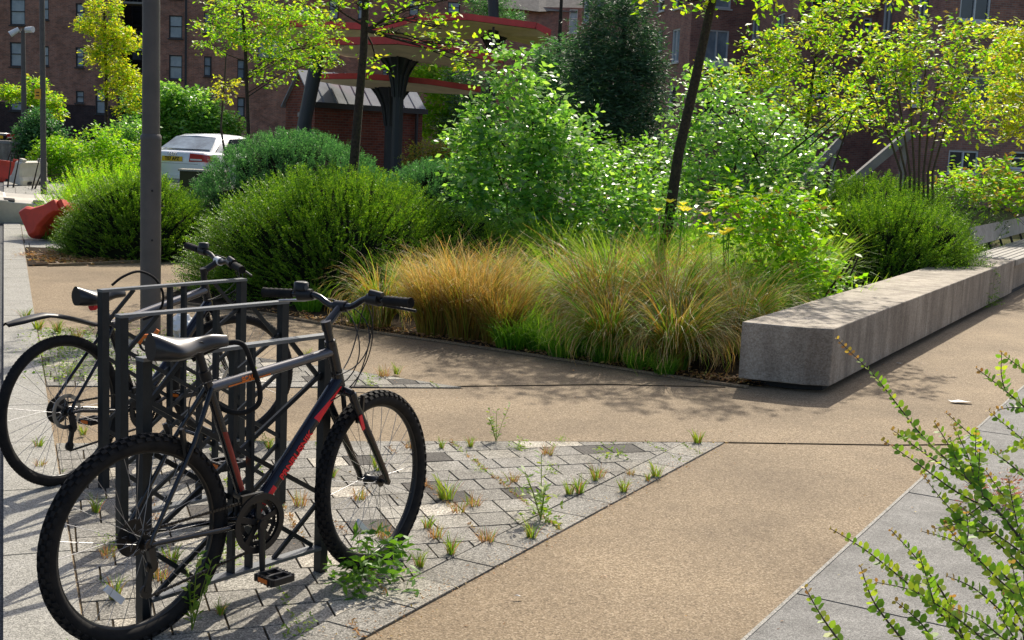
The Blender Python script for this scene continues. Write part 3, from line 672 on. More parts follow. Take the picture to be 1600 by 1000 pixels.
def tree(name, loc, trunk, clumps, leaf, dens, lm, label, cat='tree', group=None, r=(.06, .03), bark='bark', asp=.5, flat=.5, per=9, L=.22, tips=None, tipf=.15, limbs=True, trunks=None, limb_from=.35):
    """coordinates of trunk and clumps are relative to loc"""
    t = empty(name, loc, 0, label, cat, group)
    b = MB(); tl = trunks or [trunk]
    for tr in tl:
        n = len(tr); b.tube(tr, [r[0] + (r[1] - r[0]) * i / (n - 1) for i in range(n)], 9)
    if limbs:
        for c in clumps:
            c0 = Vector(c[:3]); tr = min(tl, key=lambda q: min((Vector(p) - c0).length for p in q))
            zs = [p[2] for p in tr]; z = max(zs[0] + (zs[-1] - zs[0]) * limb_from, min(zs[-1], c0.z - .5 * abs(math.hypot(c0.x - tr[-1][0], c0.y - tr[-1][1]))))
            for i in range(len(tr) - 1):
                if tr[i][2] <= z <= tr[i + 1][2] + 1e-6:
                    f = (z - tr[i][2]) / max(1e-6, tr[i + 1][2] - tr[i][2]); s = Vector(tr[i]).lerp(Vector(tr[i + 1]), f); break
            else: s = Vector(tr[-1])
            mid = s.lerp(c0, .5) + Vector((random.uniform(-.08, .08), random.uniform(-.08, .08), random.uniform(-.05, .12))) * (c0 - s).length
            rr = r[1] * .42
            b.tube([s, mid, c0], [rr, rr * .7, rr * .35], 6)
            for _ in range(6):
                e = c0 + Vector((random.uniform(-1, 1) * c[3], random.uniform(-1, 1) * c[4], random.uniform(-.6, 1) * c[5])) * .85
                st = mid.lerp(c0, random.uniform(.3, 1)); b.tube([st, st.lerp(e, .55) + Vector((0, 0, .04)), e], [rr * .4, rr * .25, rr * .12], 4, cap=False)
    b.build('trunk', M[bark], t)
    Q, _ = leafcloud(clumps, leaf, dens, asp, flat, per, L)
    mats = [LM[lm]] + ([LM[tips]] if tips else []); mi = (rng.uniform(0, 1, len(Q)) < tipf).astype(int) if tips else None
    npquads('crown', Q, mats, t, mi=mi); return t
def px(loc, lst):
    """pixel outlines measured on the photograph at a depth -> metres relative to loc"""
    out = []
    for (u, v, y, ru, rv) in lst:
        p = at(u, v, y) - Vector(loc); s = y / FPX; out.append((p.x, p.y, p.z, ru * s * .86, (ru + rv) / 2 * s * .86, rv * s * .86))
    return out
def tpx(loc, lst): return [tuple(at(u, v, y) - Vector(loc)) for (u, v, y) in lst]

# --- slim street trees in the bed (crowns largely above the frame)
L1 = (at(556, 270, 14).x - .03, 14, 0)
cl = [(.35, .1, 3.5, .9, .8, .35), (-.5, .2, 3.35, .8, .7, .3), (.2, .3, 4.1, .9, .9, .5), (-.2, -.2, 4.7, .7, .7, .5)]
cl += px(L1, [(640, 15, 13.8, 50, 14), (690, 45, 13.6, 42, 12), (655, 30, 13.8, 30, 10), (715, 70, 13.5, 28, 10), (742, 105, 13.4, 22, 9), (725, 90, 13.4, 18, 7), (560, 8, 13.9, 40, 10), (620, 50, 13.8, 22, 7), (690, 75, 13.6, 18, 7), (520, 10, 13.9, 25, 8), (700, 0, 13.5, 60, 10), (590, 100, 14.2, 12, 10)])
tree('street_tree', L1, [(0, 0, 0), (.0, 0, 1.2), (.04, 0, 1.9), (.08, 0, 2.5), (.09, 0, 3.2), (.1, 0, 4.4)], cl, .062, 210, 'maple', 'slim dark trunk rising between the honeysuckle dome and the yew mounds', r=(.058, .035), limb_from=.62, per=8, L=.20, tips='lime', tipf=.35)
L2 = (1.47, 13.3, 0)
cl2 = [(.9, .1, 3.5, .9, .8, .4), (.3, -.2, 3.7, .9, .8, .4), (1.5, .3, 3.9, .8, .8, .45), (.7, .2, 4.3, 1.1, 1.0, .5), (-.1, .3, 4.4, .7, .7, .4), (-.5, 0, 3.6, .6, .6, .3), (1.9, -.4, 3.35, .7, .6, .3)]
cl2 += px(L2, [(1075, 3, 13.2, 30, 8), (1020, 2, 13.2, 20, 6)])
tree('street_tree', L2, tpx(L2, [(1033, 500, 12.1)])[:0] + [(0, 0, 0)] + tpx(L2, [(1045, 345, 13.3), (1060, 240, 13.3), (1085, 130, 13.3), (1100, 60, 13.3), (1113, 0, 13.3)]) + [(.62, 0, 4.0)], cl2, .08, 260, 'maple', 'leaning dark tree trunk standing in the golden grasses', r=(.062, .040), limb_from=.8, per=8, L=.2)

# --- big bright leafy shrubs
L3 = (-.02, 14.2, 0)
cl = px(L3, [(800, 100, 14.2, 25, 28), (815, 150, 14.2, 44, 36), (775, 175, 14.2, 28, 26), (855, 180, 14.3, 28, 30), (800, 215, 14, 90, 50), (745, 235, 14, 40, 40), (880, 240, 14, 55, 50), (800, 280, 13.9, 95, 45), (740, 300, 14, 35, 40), (870, 300, 13.8, 60, 40), (810, 335, 13.7, 95, 30), (780, 370, 13.7, 95, 40), (870, 370, 13.7, 80, 40), (905, 210, 14.2, 22, 25), (785, 125, 14.2, 18, 18), (838, 125, 14.3, 16, 16), (800, 80, 14.2, 8, 14), (730, 200, 14.1, 14, 16), (925, 235, 14.1, 14, 14)])
tree('dogwood_shrub', L3, None, cl, .088, 900, 'bright', 'tallest bright green leafy shrub in the middle of the bed', 'shrub', trunks=[[(random.uniform(-.2, .2), random.uniform(-.2, .2), 0), (random.uniform(-.35, .35), 0, 1.0), (random.uniform(-.6, .6), random.uniform(-.3, .3), 1.9)] for _ in range(8)], r=(.016, .008), per=8, L=.27, flat=.65, asp=.55, tips='pale', tipf=.12)
L4 = (1.2, 13.6, 0)
cl = px(L4, [(960, 290, 13.5, 60, 35), (1000, 260, 13.8, 45, 30), (940, 320, 13.2, 55, 28), (1010, 320, 13.2, 50, 25), (930, 255, 14, 35, 25), (1030, 290, 13.8, 30, 30), (950, 350, 13.2, 60, 35), (1020, 350, 13.3, 60, 35)])
tree('dogwood_shrub', L4, None, cl, .07, 1000, 'bright', 'low pale green leafy shrub between the tall dogwood and the leaning trunk', 'shrub', trunks=[[(random.uniform(-.3, .3), 0, 0), (random.uniform(-.5, .5), 0, .9)] for _ in range(6)], r=(.014, .008), per=8, L=.22, flat=.65, tips='lime')
L5 = (3.0, 15.6, 0)
cl = px(L5, [(1110, 140, 15.6, 45, 30), (1130, 180, 15.6, 65, 35), (1190, 200, 15.8, 60, 35), (1110, 230, 15.4, 70, 35), (1200, 250, 15.6, 70, 30), (1250, 235, 16, 45, 30), (1100, 280, 15, 50, 35), (1170, 285, 15, 60, 30), (1240, 275, 15.5, 50, 25), (1075, 200, 15.6, 22, 30), (1100, 320, 15, 60, 40), (1190, 330, 15, 70, 40)])
tree('dogwood_shrub', L5, None, cl, .085, 800, 'bright', 'broad bright green shrub right of the leaning tree trunk', 'shrub', trunks=[[(random.uniform(-.5, .5), 0, 0), (random.uniform(-.8, .8), 0, 1.2), (random.uniform(-1, 1), 0, 2.1)] for _ in range(8)], r=(.018, .009), per=8, L=.27, flat=.65, tips='pale', tipf=.12)
# --- lime broadleaf (hydrangea like)
L6 = (2.75, 11.7, 0)
cl = px(L6, [(1180, 320, 11.7, 50, 28), (1235, 330, 11.7, 50, 32), (1265, 380, 11.6, 35, 38), (1200, 370, 11.5, 50, 30), (1285, 420, 11.5, 20, 22), (1140, 310, 12, 25, 20), (1230, 410, 11.4, 40, 25), (1240, 440, 11.3, 50, 30), (1150, 350, 11.8, 40, 30), (1300, 440, 11.6, 25, 30)])
tree('broadleaf_shrub', L6, None, cl, .085, 1300, 'lime', 'lime green broad leaved shrub behind the end of the concrete wall', 'shrub', trunks=[[(random.uniform(-.2, .2), 0, 0), (random.uniform(-.5, .5), 0, .7)] for _ in range(6)], r=(.014, .008), per=7, L=.2, flat=.5, asp=.42, tips='tipc', tipf=.08)
L7 = (8.2, 19.5, 0)
cl = px(L7, [(1540, 280, 19.5, 60, 22), (1590, 270, 19.5, 50, 22), (1500, 295, 19, 45, 18), (1600, 300, 19, 60, 22), (1550, 310, 18.8, 60, 16)])
tree('broadleaf_shrub', L7, None, cl, .10, 900, 'lime', 'pale lime shrub beyond the honeysuckle at the right edge', 'shrub', trunks=[[(0, 0, 0), (.3, 0, .8)], [(0, 0, 0), (-.4, 0, .8)]], r=(.014, .008), per=7, L=.2, tips='tipc', tipf=.2, asp=.42)
# --- maples on the right
L8 = (4.5, 20.5, 0)
cl = px(L8, [(1290, 30, 20.5, 35, 22), (1250, 60, 20.5, 50, 25), (1200, 90, 20.5, 45, 22), (1310, 70, 20.6, 40, 18), (1250, 120, 20.5, 60, 28), (1210, 150, 20.3, 55, 28), (1310, 140, 20.5, 45, 28), (1180, 60, 20.6, 22, 14), (1270, 185, 20.3, 60, 25), (1200, 195, 20.2, 40, 22), (1345, 165, 20.5, 22, 22), (1130, 120, 20.6, 40, 18), (1330, 10, 20.4, 40, 12), (1165, 130, 20.5, 30, 22)])
tree('maple_tree', L8, [(0, 0, 0), (-.05, 0, 1), (.05, 0, 2), (.1, 0, 3.1)], cl, .082, 600, 'maple', 'yellow green maple rising behind the broad shrub', r=(.05, .02), tips='yell', tipf=.2)
L9 = (5.3, 17.6, 0)
cl = px(L9, [(1400, 70, 17.6, 45, 30), (1460, 55, 17.6, 60, 28), (1530, 65, 17.6, 50, 28), (1380, 110, 17.5, 45, 22), (1450, 110, 17.5, 65, 28), (1540, 120, 17.6, 50, 28), (1400, 150, 17.4, 35, 22), (1470, 160, 17.4, 60, 24), (1540, 165, 17.5, 40, 22), (1500, 205, 17.4, 50, 16), (1360, 90, 17.8, 22, 22), (1385, 190, 17.4, 25, 12), (1420, 200, 17.3, 25, 12), (1320, 175, 17.9, 28, 14), (1350, 195, 17.6, 20, 10)])
tr9 = [tpx(L9, [(1425 + k * 8, 330, 17.6), (1422 + k * 7, 270, 17.6), (1410 + k * 14, 190, 17.6), (1395 + k * 26, 100, 17.6)]) for k in range(-2, 6)]
tr9 = [[(t[0][0], random.uniform(-.1, .1), 0)] + t[1:] for t in tr9]
tree('maple_tree', L9, None, cl, .078, 600, 'maple', 'multi stemmed maple with crossing bare stems above the right hand shrubs', trunks=tr9, r=(.020, .009), per=8, bark='twig', tips='tipc', tipf=.1)
L10 = (9.6, 22, 0)
cl = px(L10, [(1590, 90, 22, 45, 35), (1600, 140, 22, 50, 30), (1575, 170, 22, 40, 25), (1600, 200, 22, 45, 20), (1620, 60, 22, 40, 30), (1560, 50, 22, 30, 14)])
tree('maple_tree', L10, [(0, 0, 0), (0, 0, 1.5), (.1, 0, 3.4)], cl, .09, 760, 'yell', 'golden yellow tree cut off by the right edge of the picture', r=(.05, .02), tips='maple', tipf=.3)
# --- conifers in the middle distance
def conifer(loc, cl, label, dens=900, leaf=.16, lm='con'):
    return tree('pine_tree', loc, [(0, 0, 0), (0, 0, 2.5), (0, 0, 5.2)], cl, leaf, dens, lm, label, r=(.12, .04), per=12, L=.4, asp=.16, flat=.9, limb_from=.2)
L11 = (2.3, 30, 0)
cl = px(L11, [(965, 10, 30, 45, 30), (965, 55, 30, 60, 35), (925, 90, 30, 45, 30), (1000, 90, 30, 30, 32), (965, 120, 29.8, 70, 38), (930, 150, 29.8, 50, 32), (1000, 150, 29.8, 33, 36), (965, 185, 29.7, 65, 35), (925, 215, 29.7, 40, 35), (990, 225, 29.8, 45, 35), (960, 250, 29.7, 60, 30), (1010, 105, 29.8, 20, 18)])
conifer(L11, cl, 'dark dense pine standing in front of the brick flats')
L12 = (.9, 33, 0)
cl = px(L12, [(880, 90, 33, 40, 28), (870, 125, 33, 50, 30), (895, 160, 33, 45, 35), (850, 180, 33, 40, 35), (780, 30, 54, 40, 22), (760, 0, 54, 30, 15), (870, 215, 33, 50, 30)])
conifer(L12, cl, 'green pine partly hidden left of the dark pine', lm='yew', dens=800)
L13 = (-1.9, 44, 0)
cl = px(L13, [(690, 120, 44, 32, 20), (700, 160, 44, 40, 26), (680, 195, 44, 35, 24), (665, 120, 44.5, 25, 18), (720, 190, 44, 30, 26)])
tree('lime_tree', L13, [(0, 0, 0), (0, 0, 3)], cl, .14, 700, 'lime', 'light green tree behind the right end of the brick hut', r=(.07, .03), L=.3)
L14 = (-1.0, 42, 0)
cl = px(L14, [(728, 130, 42, 30, 24), (735, 165, 42, 30, 28), (725, 205, 42, 40, 24), (755, 190, 42, 30, 30)])
conifer(L14, cl, 'dark evergreen between the light tree and the tall dogwood', dens=700)
# --- trees on the left
L15 = (-5.6, 27, 0)
cl = px(L15, [(375, 12, 27, 50, 20), (340, 45, 27, 45, 14), (400, 55, 27, 55, 22), (470, 30, 27, 60, 22), (510, 60, 27, 28, 14), (470, 75, 27, 60, 16), (440, 95, 27, 50, 14), (505, 92, 27, 26, 12), (420, 125, 27, 20, 14), (440, 15, 27, 40, 15), (330, 70, 27, 20, 8), (375, 60, 27, 40, 14)])
tree('maple_tree', L15, tpx(L15, [(385, 240, 27)])[:0] + [(0, 0, 0)] + tpx(L15, [(388, 200, 27), (384, 90, 27), (378, 0, 27)]), cl, .085, 520, 'maple', 'green and yellow maple crown in front of the red edged canopies', r=(.05, .03), tips='lime', tipf=.3)
L16 = (-6.7, 30, 0)
cl = px(L16, [(358, 130, 30, 14, 12), (352, 145, 30, 12, 8)])
tree('bare_tree', L16, [(0, 0, 0)] + tpx(L16, [(345, 200, 30), (352, 110, 30), (354, 70, 30)]), cl, .10, 500, 'yell', 'young tree with bare branches and one yellow tuft above the car', r=(.03, .012), bark='twig')
L17 = (-12.2, 38, 0)
cl = px(L17, [(165, 10, 38, 28, 18), (160, 42, 38, 40, 16), (180, 60, 38, 35, 18), (165, 85, 38, 32, 18), (200, 70, 38, 24, 12), (185, 110, 38, 32, 16), (205, 130, 38, 26, 20), (200, 165, 38, 18, 16), (145, 40, 38, 22, 10), (150, 90, 38, 14, 8), (180, 145, 38, 18, 14)])
tree('maple_tree', L17, [(0, 0, 0)] + tpx(L17, [(166, 235, 38), (166, 120, 38), (163, 20, 38)]), cl, .12, 500, 'yell', 'golden yellow tree in front of the left brick block', r=(.07, .035), tips='maple', tipf=.3)
L18 = (-17.0, 46, 0)
cl = px(L18, [(20, 145, 46, 25, 8), (35, 150, 46, 35, 10), (70, 155, 46, 25, 16), (80, 175, 46, 22, 10), (60, 130, 46, 14, 8)])
tree('maple_tree', L18, [(0, 0, 0)] + tpx(L18, [(48, 220, 46), (50, 150, 46)]), cl, .13, 650, 'maple', 'small flat topped tree beside the camera pole at the far left', r=(.06, .03))
for (loc, lst, lf, lm, lab) in (
    ((-11.2, 40, 0), [(225, 160, 40, 30, 28), (260, 150, 40, 40, 22), (300, 165, 40, 45, 25), (330, 190, 40, 40, 22), (240, 195, 40, 40, 25), (290, 195, 40, 50, 20), (350, 200, 40, 30, 20)], .14, 'bright', 'tall light green bushes growing behind the white car'),
    ((-12.6, 35, 0), [(215, 205, 35, 28, 24), (190, 215, 35, 22, 22), (205, 235, 35, 25, 18)], .11, 'bright', 'leafy green bush left of the white car'),
    ((-11.6, 30, 0), [(155, 215, 30, 25, 12), (180, 225, 30, 25, 16), (200, 240, 30, 25, 14)], .09, 'lime', 'low lime bush around the foot of the golden tree'),
    ((-13.6, 34, 0), [(95, 225, 34, 35, 12), (110, 235, 34, 40, 12), (75, 235, 34, 30, 14)], .09, 'lime', 'low yellow green bush behind the thin grey post'),
    ((-16.8, 44, 0), [(60, 195, 44, 30, 12), (80, 205, 44, 25, 10), (45, 210, 44, 20, 16), (60, 180, 44, 14, 14)], .12, 'yew', 'blue green bush at the base of the camera pole'),
    ((-2.4, 31, 0), [(690, 232, 31, 40, 8), (660, 235, 31, 30, 8), (720, 235, 31, 40, 10)], .07, 'gold', 'straw coloured grass patch in front of the brick hut'),
    ((1.9, 24, 0), [(1000, 245, 24, 50, 22), (950, 235, 24, 40, 20), (1050, 250, 24, 40, 20)], .08, 'mid', 'low dark green bushes under the pine'),
    ((-.3, 30, 0), [(760, 215, 30, 40, 16), (740, 230, 30, 40, 14), (830, 230, 30, 40, 20)], .09, 'mid', 'dark bush behind the tall dogwood')):
    cl = px(loc, lst); cl += [(c[0] * .95, c[1], c[2] - k * c[5] * 1.3, c[3], c[4], c[5]) for c in cl for k in (1, 2, 3) if c[2] - k * c[5] * 1.3 > 0]
    tree('leafy_bush', loc, None, cl, lf, 620, lm, lab, 'bush', trunks=[[(random.uniform(-.4, .4), 0, 0), (random.uniform(-.6, .6), 0, .8)] for _ in range(4)], r=(.02, .01), L=.25, flat=.6)

# ------------------------------------------------------------------ ornamental grasses
GV = {}
GV['gold'] = [blademesh('blades', [LM['gold'], LM['rust'], LM['ggreen']], 760, .98, .9, .0095, .95, .11, k=7, split=sp_, seedlean=sl_) for sl_, sp_ in (((.3, -.3, 0), [.5, .32, .18]), ((-.25, -.25, 0), [.42, .20, .38]), ((.4, -.1, 0), [.4, .48, .12]), ((.1, -.4, 0), [.6, .2, .2]), ((.0, -.2, 0), [.35, .42, .23]))]
GV['rust'] = [blademesh('blades', [LM['rust'], LM['gold']], 700, .84, .7, .0080, .45, .17, k=6, split=[.55, .45])]
GV['green'] = [blademesh('blades', [LM['ggreen'], LM['gold']], 720, .80, .75, .0080, .50, .16, k=6, split=[.9, .1])]
GV['tuft'] = [blademesh('blades', [LM['ggreen']], 240, .28, 1.3, .008, .5, .12, k=4)]
gused = set()
def clump(kind, x, y, s=1.0, label=None, name='ornamental_grass'):
    src = random.choice(GV[kind])
    if src.name in gused: o = src.copy(); col.objects.link(o)
    else: o = src; gused.add(src.name)
    o.name = name; o.location = (x, y, .01); o.rotation_euler = (0, 0, random.uniform(-.5, .5)); o.scale = (s, s, s * random.uniform(.9, 1.12))
    grp = {'gold': ('golden arching grass clump packed among its neighbours in the central bed', 'golden grass clumps in the central bed'),
           'rust': ('rust brown upright grass clump at the front of the central bed', 'rust brown grass clumps'),
           'green': ('fresh green grass clump among the golden grasses', 'green grass clumps in the central bed'),
           'tuft': ('small bright green grass tuft at the front edge of the bed', 'green tufts along the bed edge')}[kind]
    tag(o, label or grp[0], 'grass', None if label else grp[1])
def front(x):
    pts = [(-3.3, 11.9), (-2.11, 11.23), (-1.29, 10.58), (-.51, 10.12), (.5, 9.47), (1.38, 8.88), (1.8, 8.8), (4, 12.8)]
    for p, q in zip(pts, pts[1:]):
        if p[0] <= x <= q[0]: return p[1] + (q[1] - p[1]) * (x - p[0]) / (q[0] - p[0])
    return 12
for row, (dy, x0, x1, st) in enumerate(((.27, -1.2, 1.42, .50), (.80, -1.1, 1.8, .56), (1.36, -1.0, 2.0, .56), (1.85, -.9, 2.3, .54), (2.3, -.7, 2.4, .50), (2.8, -.3, 2.8, .50), (3.3, -.1, 3.0, .50), (3.75, .2, 3.0, .5))):
    x = x0 + (row % 2) * .24
    while x < x1:
        xx = x + random.uniform(-.06, .06); yy = front(min(xx, 1.4)) * (1 if row < 5 else .75) + (0 if row < 5 else .25 * 9.6) + dy + random.uniform(-.08, .08)
        wallx = 1.72 + (yy - 8.78) * .53
        if xx < wallx - .12:
            k = 'gold'
            if row <= 1 and random.random() < (.4 if xx < -.05 else .15): k = 'rust'
            if row == 0 and .0 < xx < .5: k = 'green'
            if row == 1 and -.3 < xx < .1: k = 'rust'
            if row in (2, 3, 4) and random.random() < .3: k = 'green'
            if row == 2 and xx < .2 and random.random() < .4: k = 'rust'
            if row >= 5: k = 'green' if random.random() < .85 else 'gold'
            clump(k, xx, yy, random.uniform(.70, 1.08) * (.92 if row == 0 else 1.12 if row >= 5 else 1))
        x += st
for (u, v, s) in ((830, 545, 1.1), (920, 560, 1.2), (790, 540, .8), (870, 555, .7), (1000, 582, .7), (985, 572, .6), (560, 510, .7), (480, 490, .9), (805, 548, 1.3), (850, 552, 1.2), (880, 562, 1.0), (815, 535, 1.5), (865, 545, 1.3), (945, 570, .8), (1040, 590, .6), (770, 530, 1.0)):
    p = gp(u, v); clump('tuft', p.x, p.y + .1, s)
clump('tuft', 2.95, 11.35, 2.0, 'bright green grass tuft tucked against the inner side of the wall')
clump('tuft', 3.35, 12.3, 1.8, 'green grass tuft between the wall and the spiky honeysuckle dome')
clump('green', -.35, 12.3, .8, 'green grass clump at the foot of the tall dogwood')
clump('green', .35, 12.6, .85, 'green grass clump in front of the low pale shrub')
clump('green', -.9, 11.9, .7, 'green grass clump below the sloping honeysuckle shoots')
for (x, k, z) in ((-1.12, 'gold', .72), (-.62, 'rust', .82), (-.36, 'rust', .9), (-.1, 'rust', .78), (.75, 'gold', .8), (1.22, 'gold', .82)): clump(k, x, front(x) + .30, z)
# yellow flowers
def flower_plant(p, label, n=3):
    t = empty('daylily', p, 0, label, 'flower'); b = MB(); Q = []
    for i in range(n):
        tip = Vector((random.uniform(-.12, .12), random.uniform(-.1, .1), random.uniform(.80, .92))); b.tube([(0, 0, 0), tip * .6, tip], .004, 5)
        a = np.arange(6) * np.pi / 3; D = np.stack([np.cos(a), np.sin(a), np.full(6, .6)], 1)
        Q.append(leaf_quads(np.tile(np.array(tip), (6, 1)), D, np.tile([0, 0, 1.], (6, 1)), np.full(6, .07), np.full(6, .045)))
    b.build('stem', LM['ggreen'], t); npquads('petals', np.concatenate(Q), LM['flower'], t)
for (u, v, y, lab) in ((1030, 328, 12.3, 'yellow flower left of the leaning trunk'), (1065, 325, 12.2, 'cluster of yellow flowers right of the leaning trunk'), (1080, 333, 12.0, 'pale yellow flowers low on the right side of the leaning trunk'), (1125, 366, 11.2, 'single yellow flower standing in the golden grass'), (1145, 373, 11.1, 'yellow flower pair near the lime broad leaved shrub')):
    p = at(u, v, y); flower_plant((p.x, p.y, max(0, p.z - .84)), lab, 3)

ground_cover('ground_cover', [(-6.4, 17.2), (-4.6, 17.0), (-4.6, 19.8), (-6.2, 26), (-7.5, 27), (-11.5, 37), (-12.8, 37), (-9.3, 26.2), (-6.9, 20.8)], 26000, .22, 'weed', 'mixed low green plants and grasses beyond the left shrubs', .02)
ground_cover('ground_cover', [(-.8, 12.6), (.6, 12.2), (2.6, 11.6), (4.0, 14.5), (6.5, 19), (5, 24), (-3, 24), (-3.8, 17)], 30000, .24, 'mid', 'low dark green undergrowth between the shrubs of the central bed', .022)
for (x, y) in ((1.75, 12.6), (2.15, 12.9), (1.9, 13.3), (2.5, 13.2), (1.0, 12.9), (.7, 13.1), (1.35, 13.2), (2.75, 12.6)): clump('green', x, y, random.uniform(.8, 1.0))
# ------------------------------------------------------------------ concrete seating wall with slatted bench
wd = (Vector((5.67, 15.94)) - Vector((1.6, 8.78))).normalized(); wn = Vector((wd.y, -wd.x))
W0 = Vector((1.6, 8.79))
def wp(t, o): p = W0 + wd * t + wn * o; return (p.x, p.y)
wt = empty('concrete_wall', (W0.x, W0.y, 0), 0, 'long low board marked concrete seating wall beside the gravel path', 'wall')
def off(poly): return [(p[0] - W0.x, p[1] - W0.y) for p in poly]
WT = .62
b = MB()
segs = [(.0, 1.55)] + [(1.55 + i * 1.6, 1.55 + (i + 1) * 1.6) for i in range(4)]
end = [(1.6, 8.79), (2.02, 8.63), (2.20, 8.62)]
b.prism(off([end[0], end[1], end[2], wp(1.548, WT - .02), wp(1.548, 0)]), .05, .45)
for a_, b_ in segs[1:]: b.prism(off([wp(a_ + .004, 0), wp(a_ + .004, WT - .02), wp(b_ - .004, WT - .02), wp(b_ - .004, 0)]), .05, .45)
wo = b.build('wall_block', M['conc'], wt)
mod = wo.modifiers.new('bevel', 'BEVEL'); mod.width = .008; mod.segments = 2; mod.limit_method = 'ANGLE'
b = MB(); b.prism(off([wp(.12, .06), (2.0, 8.74), wp(.25, WT - .09), wp(14, WT - .09), wp(14, .06)]), 0, .049); b.build('plinth', M['recess_shade'], wt)
b = MB(); b.prism(off([wp(7.96, 0), wp(7.96, WT - .08), wp(14, WT - .08), wp(14, 0)]), .05, .38); b.build('wall_block', M['conc'], wt)
bt = empty('slatted_bench', (*wp(7.96, 0), 0), 0, 'pale timber slatted seat with a low backrest on top of the concrete wall', 'bench')
o0 = wp(7.96, 0)
def wq(t, o, z): p = wp(t, o); return (p[0] - o0[0], p[1] - o0[1], z)
b = MB()
for i in range(7): b.bar(wq(8.0, .06 + i * .085, .43), wq(13.9, .06 + i * .085, .43), .068, .04)
b.build('seat', M['wood'], bt)
b = MB()
b.bar(wq(8.55, -.02, .66), wq(13.9, -.02, .66), .035, .24, (wn.x * -.3, wn.y * -.3, 1))
b.bar(wq(7.97, WT - .02, .415), wq(13.9, WT - .02, .415), .03, .07)
b.build('backrest', M['wood'], bt)
for i in range(6):
    b = MB(); t = 8.75 + i * .9; b.bar(wq(t, .04, .45), wq(t, -.02, .60), .05, .014, (1, 0, 0)); b.build('bracket', M['rack'], bt)

# ------------------------------------------------------------------ lamp post and poles
lp = gp(235, 523)
t = empty('lamp_post', (lp.x, lp.y, 0), 0, 'thick grey steel lamp post behind the cycle racks', 'lamp post')
b = MB(); b.tube([(0, 0, -.02), (0, 0, 1.52)], .078, 28); b.build('base_section', M['pole'], t)
b = MB(); b.tube([(0, 0, 1.52), (0, 0, 1.545), (0, 0, 1.56)], [.080, .080, .068], 28); b.build('collar', M['pole'], t)
b = MB(); b.tube([(0, 0, 1.56), (0, 0, 5.2)], [.067, .060], 28); b.build('shaft', M['pole'], t)
b = MB()
ca = math.atan2(-lp.y, -lp.x) + .12
cv = Vector((math.cos(ca), math.sin(ca), 0)); sv = Vector((-cv.y, cv.x, 0))
n = 9; vs = []
for z in (.68, 1.21):
    for i in range(n):
        a = (i / (n - 1) - .5) * 1.3; vs.append((cv * math.cos(a) + sv * math.sin(a)) * .0805 + Vector((0, 0, z)))
b.add(vs, [(i, i + 1, n + i + 1, n + i) for i in range(n - 1)], True)
b.build('door_panel', M['pole'], t)
for z in (.75, 1.13):
    b = MB(); b.disc(cv * .083 + Vector((0, 0, z)), sv, (0, 0, 1), 0.0005, .009, .008, 12); b.build('lock', M['black'], t)
p = gp(68, 300); b = MB(); b.tube([(0, 0, 0), (0, 0, 1.2), (0, 0, 7)], [.06, .055, .045], 14)
pp = at(68, 265, 25)
t = empty('lamp_post', (pp.x, 25, 0), 0, 'thin grey post with a small orange notice near the left edge', 'lamp post'); b.build('shaft', M['pole'], t)
q = at(60, 147, 25) - Vector((pp.x, 25, 0)); b = MB(); b.box((q.x + .01, -.06, q.z), (.12, .015, .2)); b.build('notice', M['yellow'], t)
b = MB(); b.box((q.x + .01, -.071, q.z + .03), (.06, .004, .02)); b.box((q.x + .01, -.071, q.z - .03), (.06, .004, .02)); b.build('notice_print', M['black'], t)
q = at(38, 225, 45); t = empty('camera_pole', (q.x, 45, 0), 0, 'slender pole with two white cameras on top at the far left', 'pole')
zt = at(38, 45, 45).z
b = MB(); b.tube([(0, 0, 0), (0, 0, zt)], [.11, .07], 12); b.build('shaft', M['pole'], t)
for s in (-1, 1):
    b = MB(); b.bar((0, 0, zt - .12), (s * .28, 0, zt - .1), .04, .04); b.tube([(s * .12, -.05, zt - .02), (s * .4, -.15, zt - .22 + .2 * (s > 0))], [.08, .11], 10); b.build('camera_head', M['white'], t)

# ------------------------------------------------------------------ cycle racks
def make_rack(label, loc, az):
    t = empty('bicycle_rack', (loc[0], loc[1], 0), R(az), label, 'bicycle rack', 'steel bicycle racks')
    Lr, H = .79, .905; pw = .036
    for x in (0, Lr):
        b = MB(); b.box((x, 0, (H - .01) / 2), (pw, pw, H - .01)); b.box((x, 0, .004), (.1, .1, .008)) if False else None; b.build('post', M['rack'], t)
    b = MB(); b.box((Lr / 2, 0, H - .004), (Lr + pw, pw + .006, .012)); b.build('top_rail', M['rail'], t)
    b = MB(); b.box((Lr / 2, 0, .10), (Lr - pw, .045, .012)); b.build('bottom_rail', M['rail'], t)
    e0, e1 = pw / 2, Lr - pw / 2; zt = H - .012; zb = .106
    def brace(p, q, k=0): b = MB(); b.bar((p[0], k * .006, p[1]), (q[0], k * .006, q[1]), .016, .011, (0, 1, 0)); b.build('brace', M['rack'], t)
    brace((e0, .75), (.165, zt), 1); brace((e1, .74), (Lr - .165, zt), 1); brace((e0, .27), (.23, zb), 1); brace((e1, .27), (Lr - .23, zb), 1)
    brace((e0, .76), (e1, .31), -1); brace((e0, .31), (e1, .76), 0); brace((e0, .60), (e1 - .02, zb + .005), 1.5); brace((e0 + .02, zb + .005), (e1, .60), -1.5)
    for x in (.36, .44):
        b = MB(); b.box((x, .0, (zt + zb) / 2), (.014, .030, zt - zb)); b.build('upright_bar', M['rack'], t)
    return t
make_rack('nearest dark steel cycle rack with lattice bracing directly behind the front bicycle', (-1.16, 3.975), 52.5)
make_rack('middle dark steel cycle rack of the row of three', (-1.505, 4.86), 49.5)
make_rack('farthest dark steel cycle rack with the second bicycle leaning on it', (-1.81, 5.58), 53)

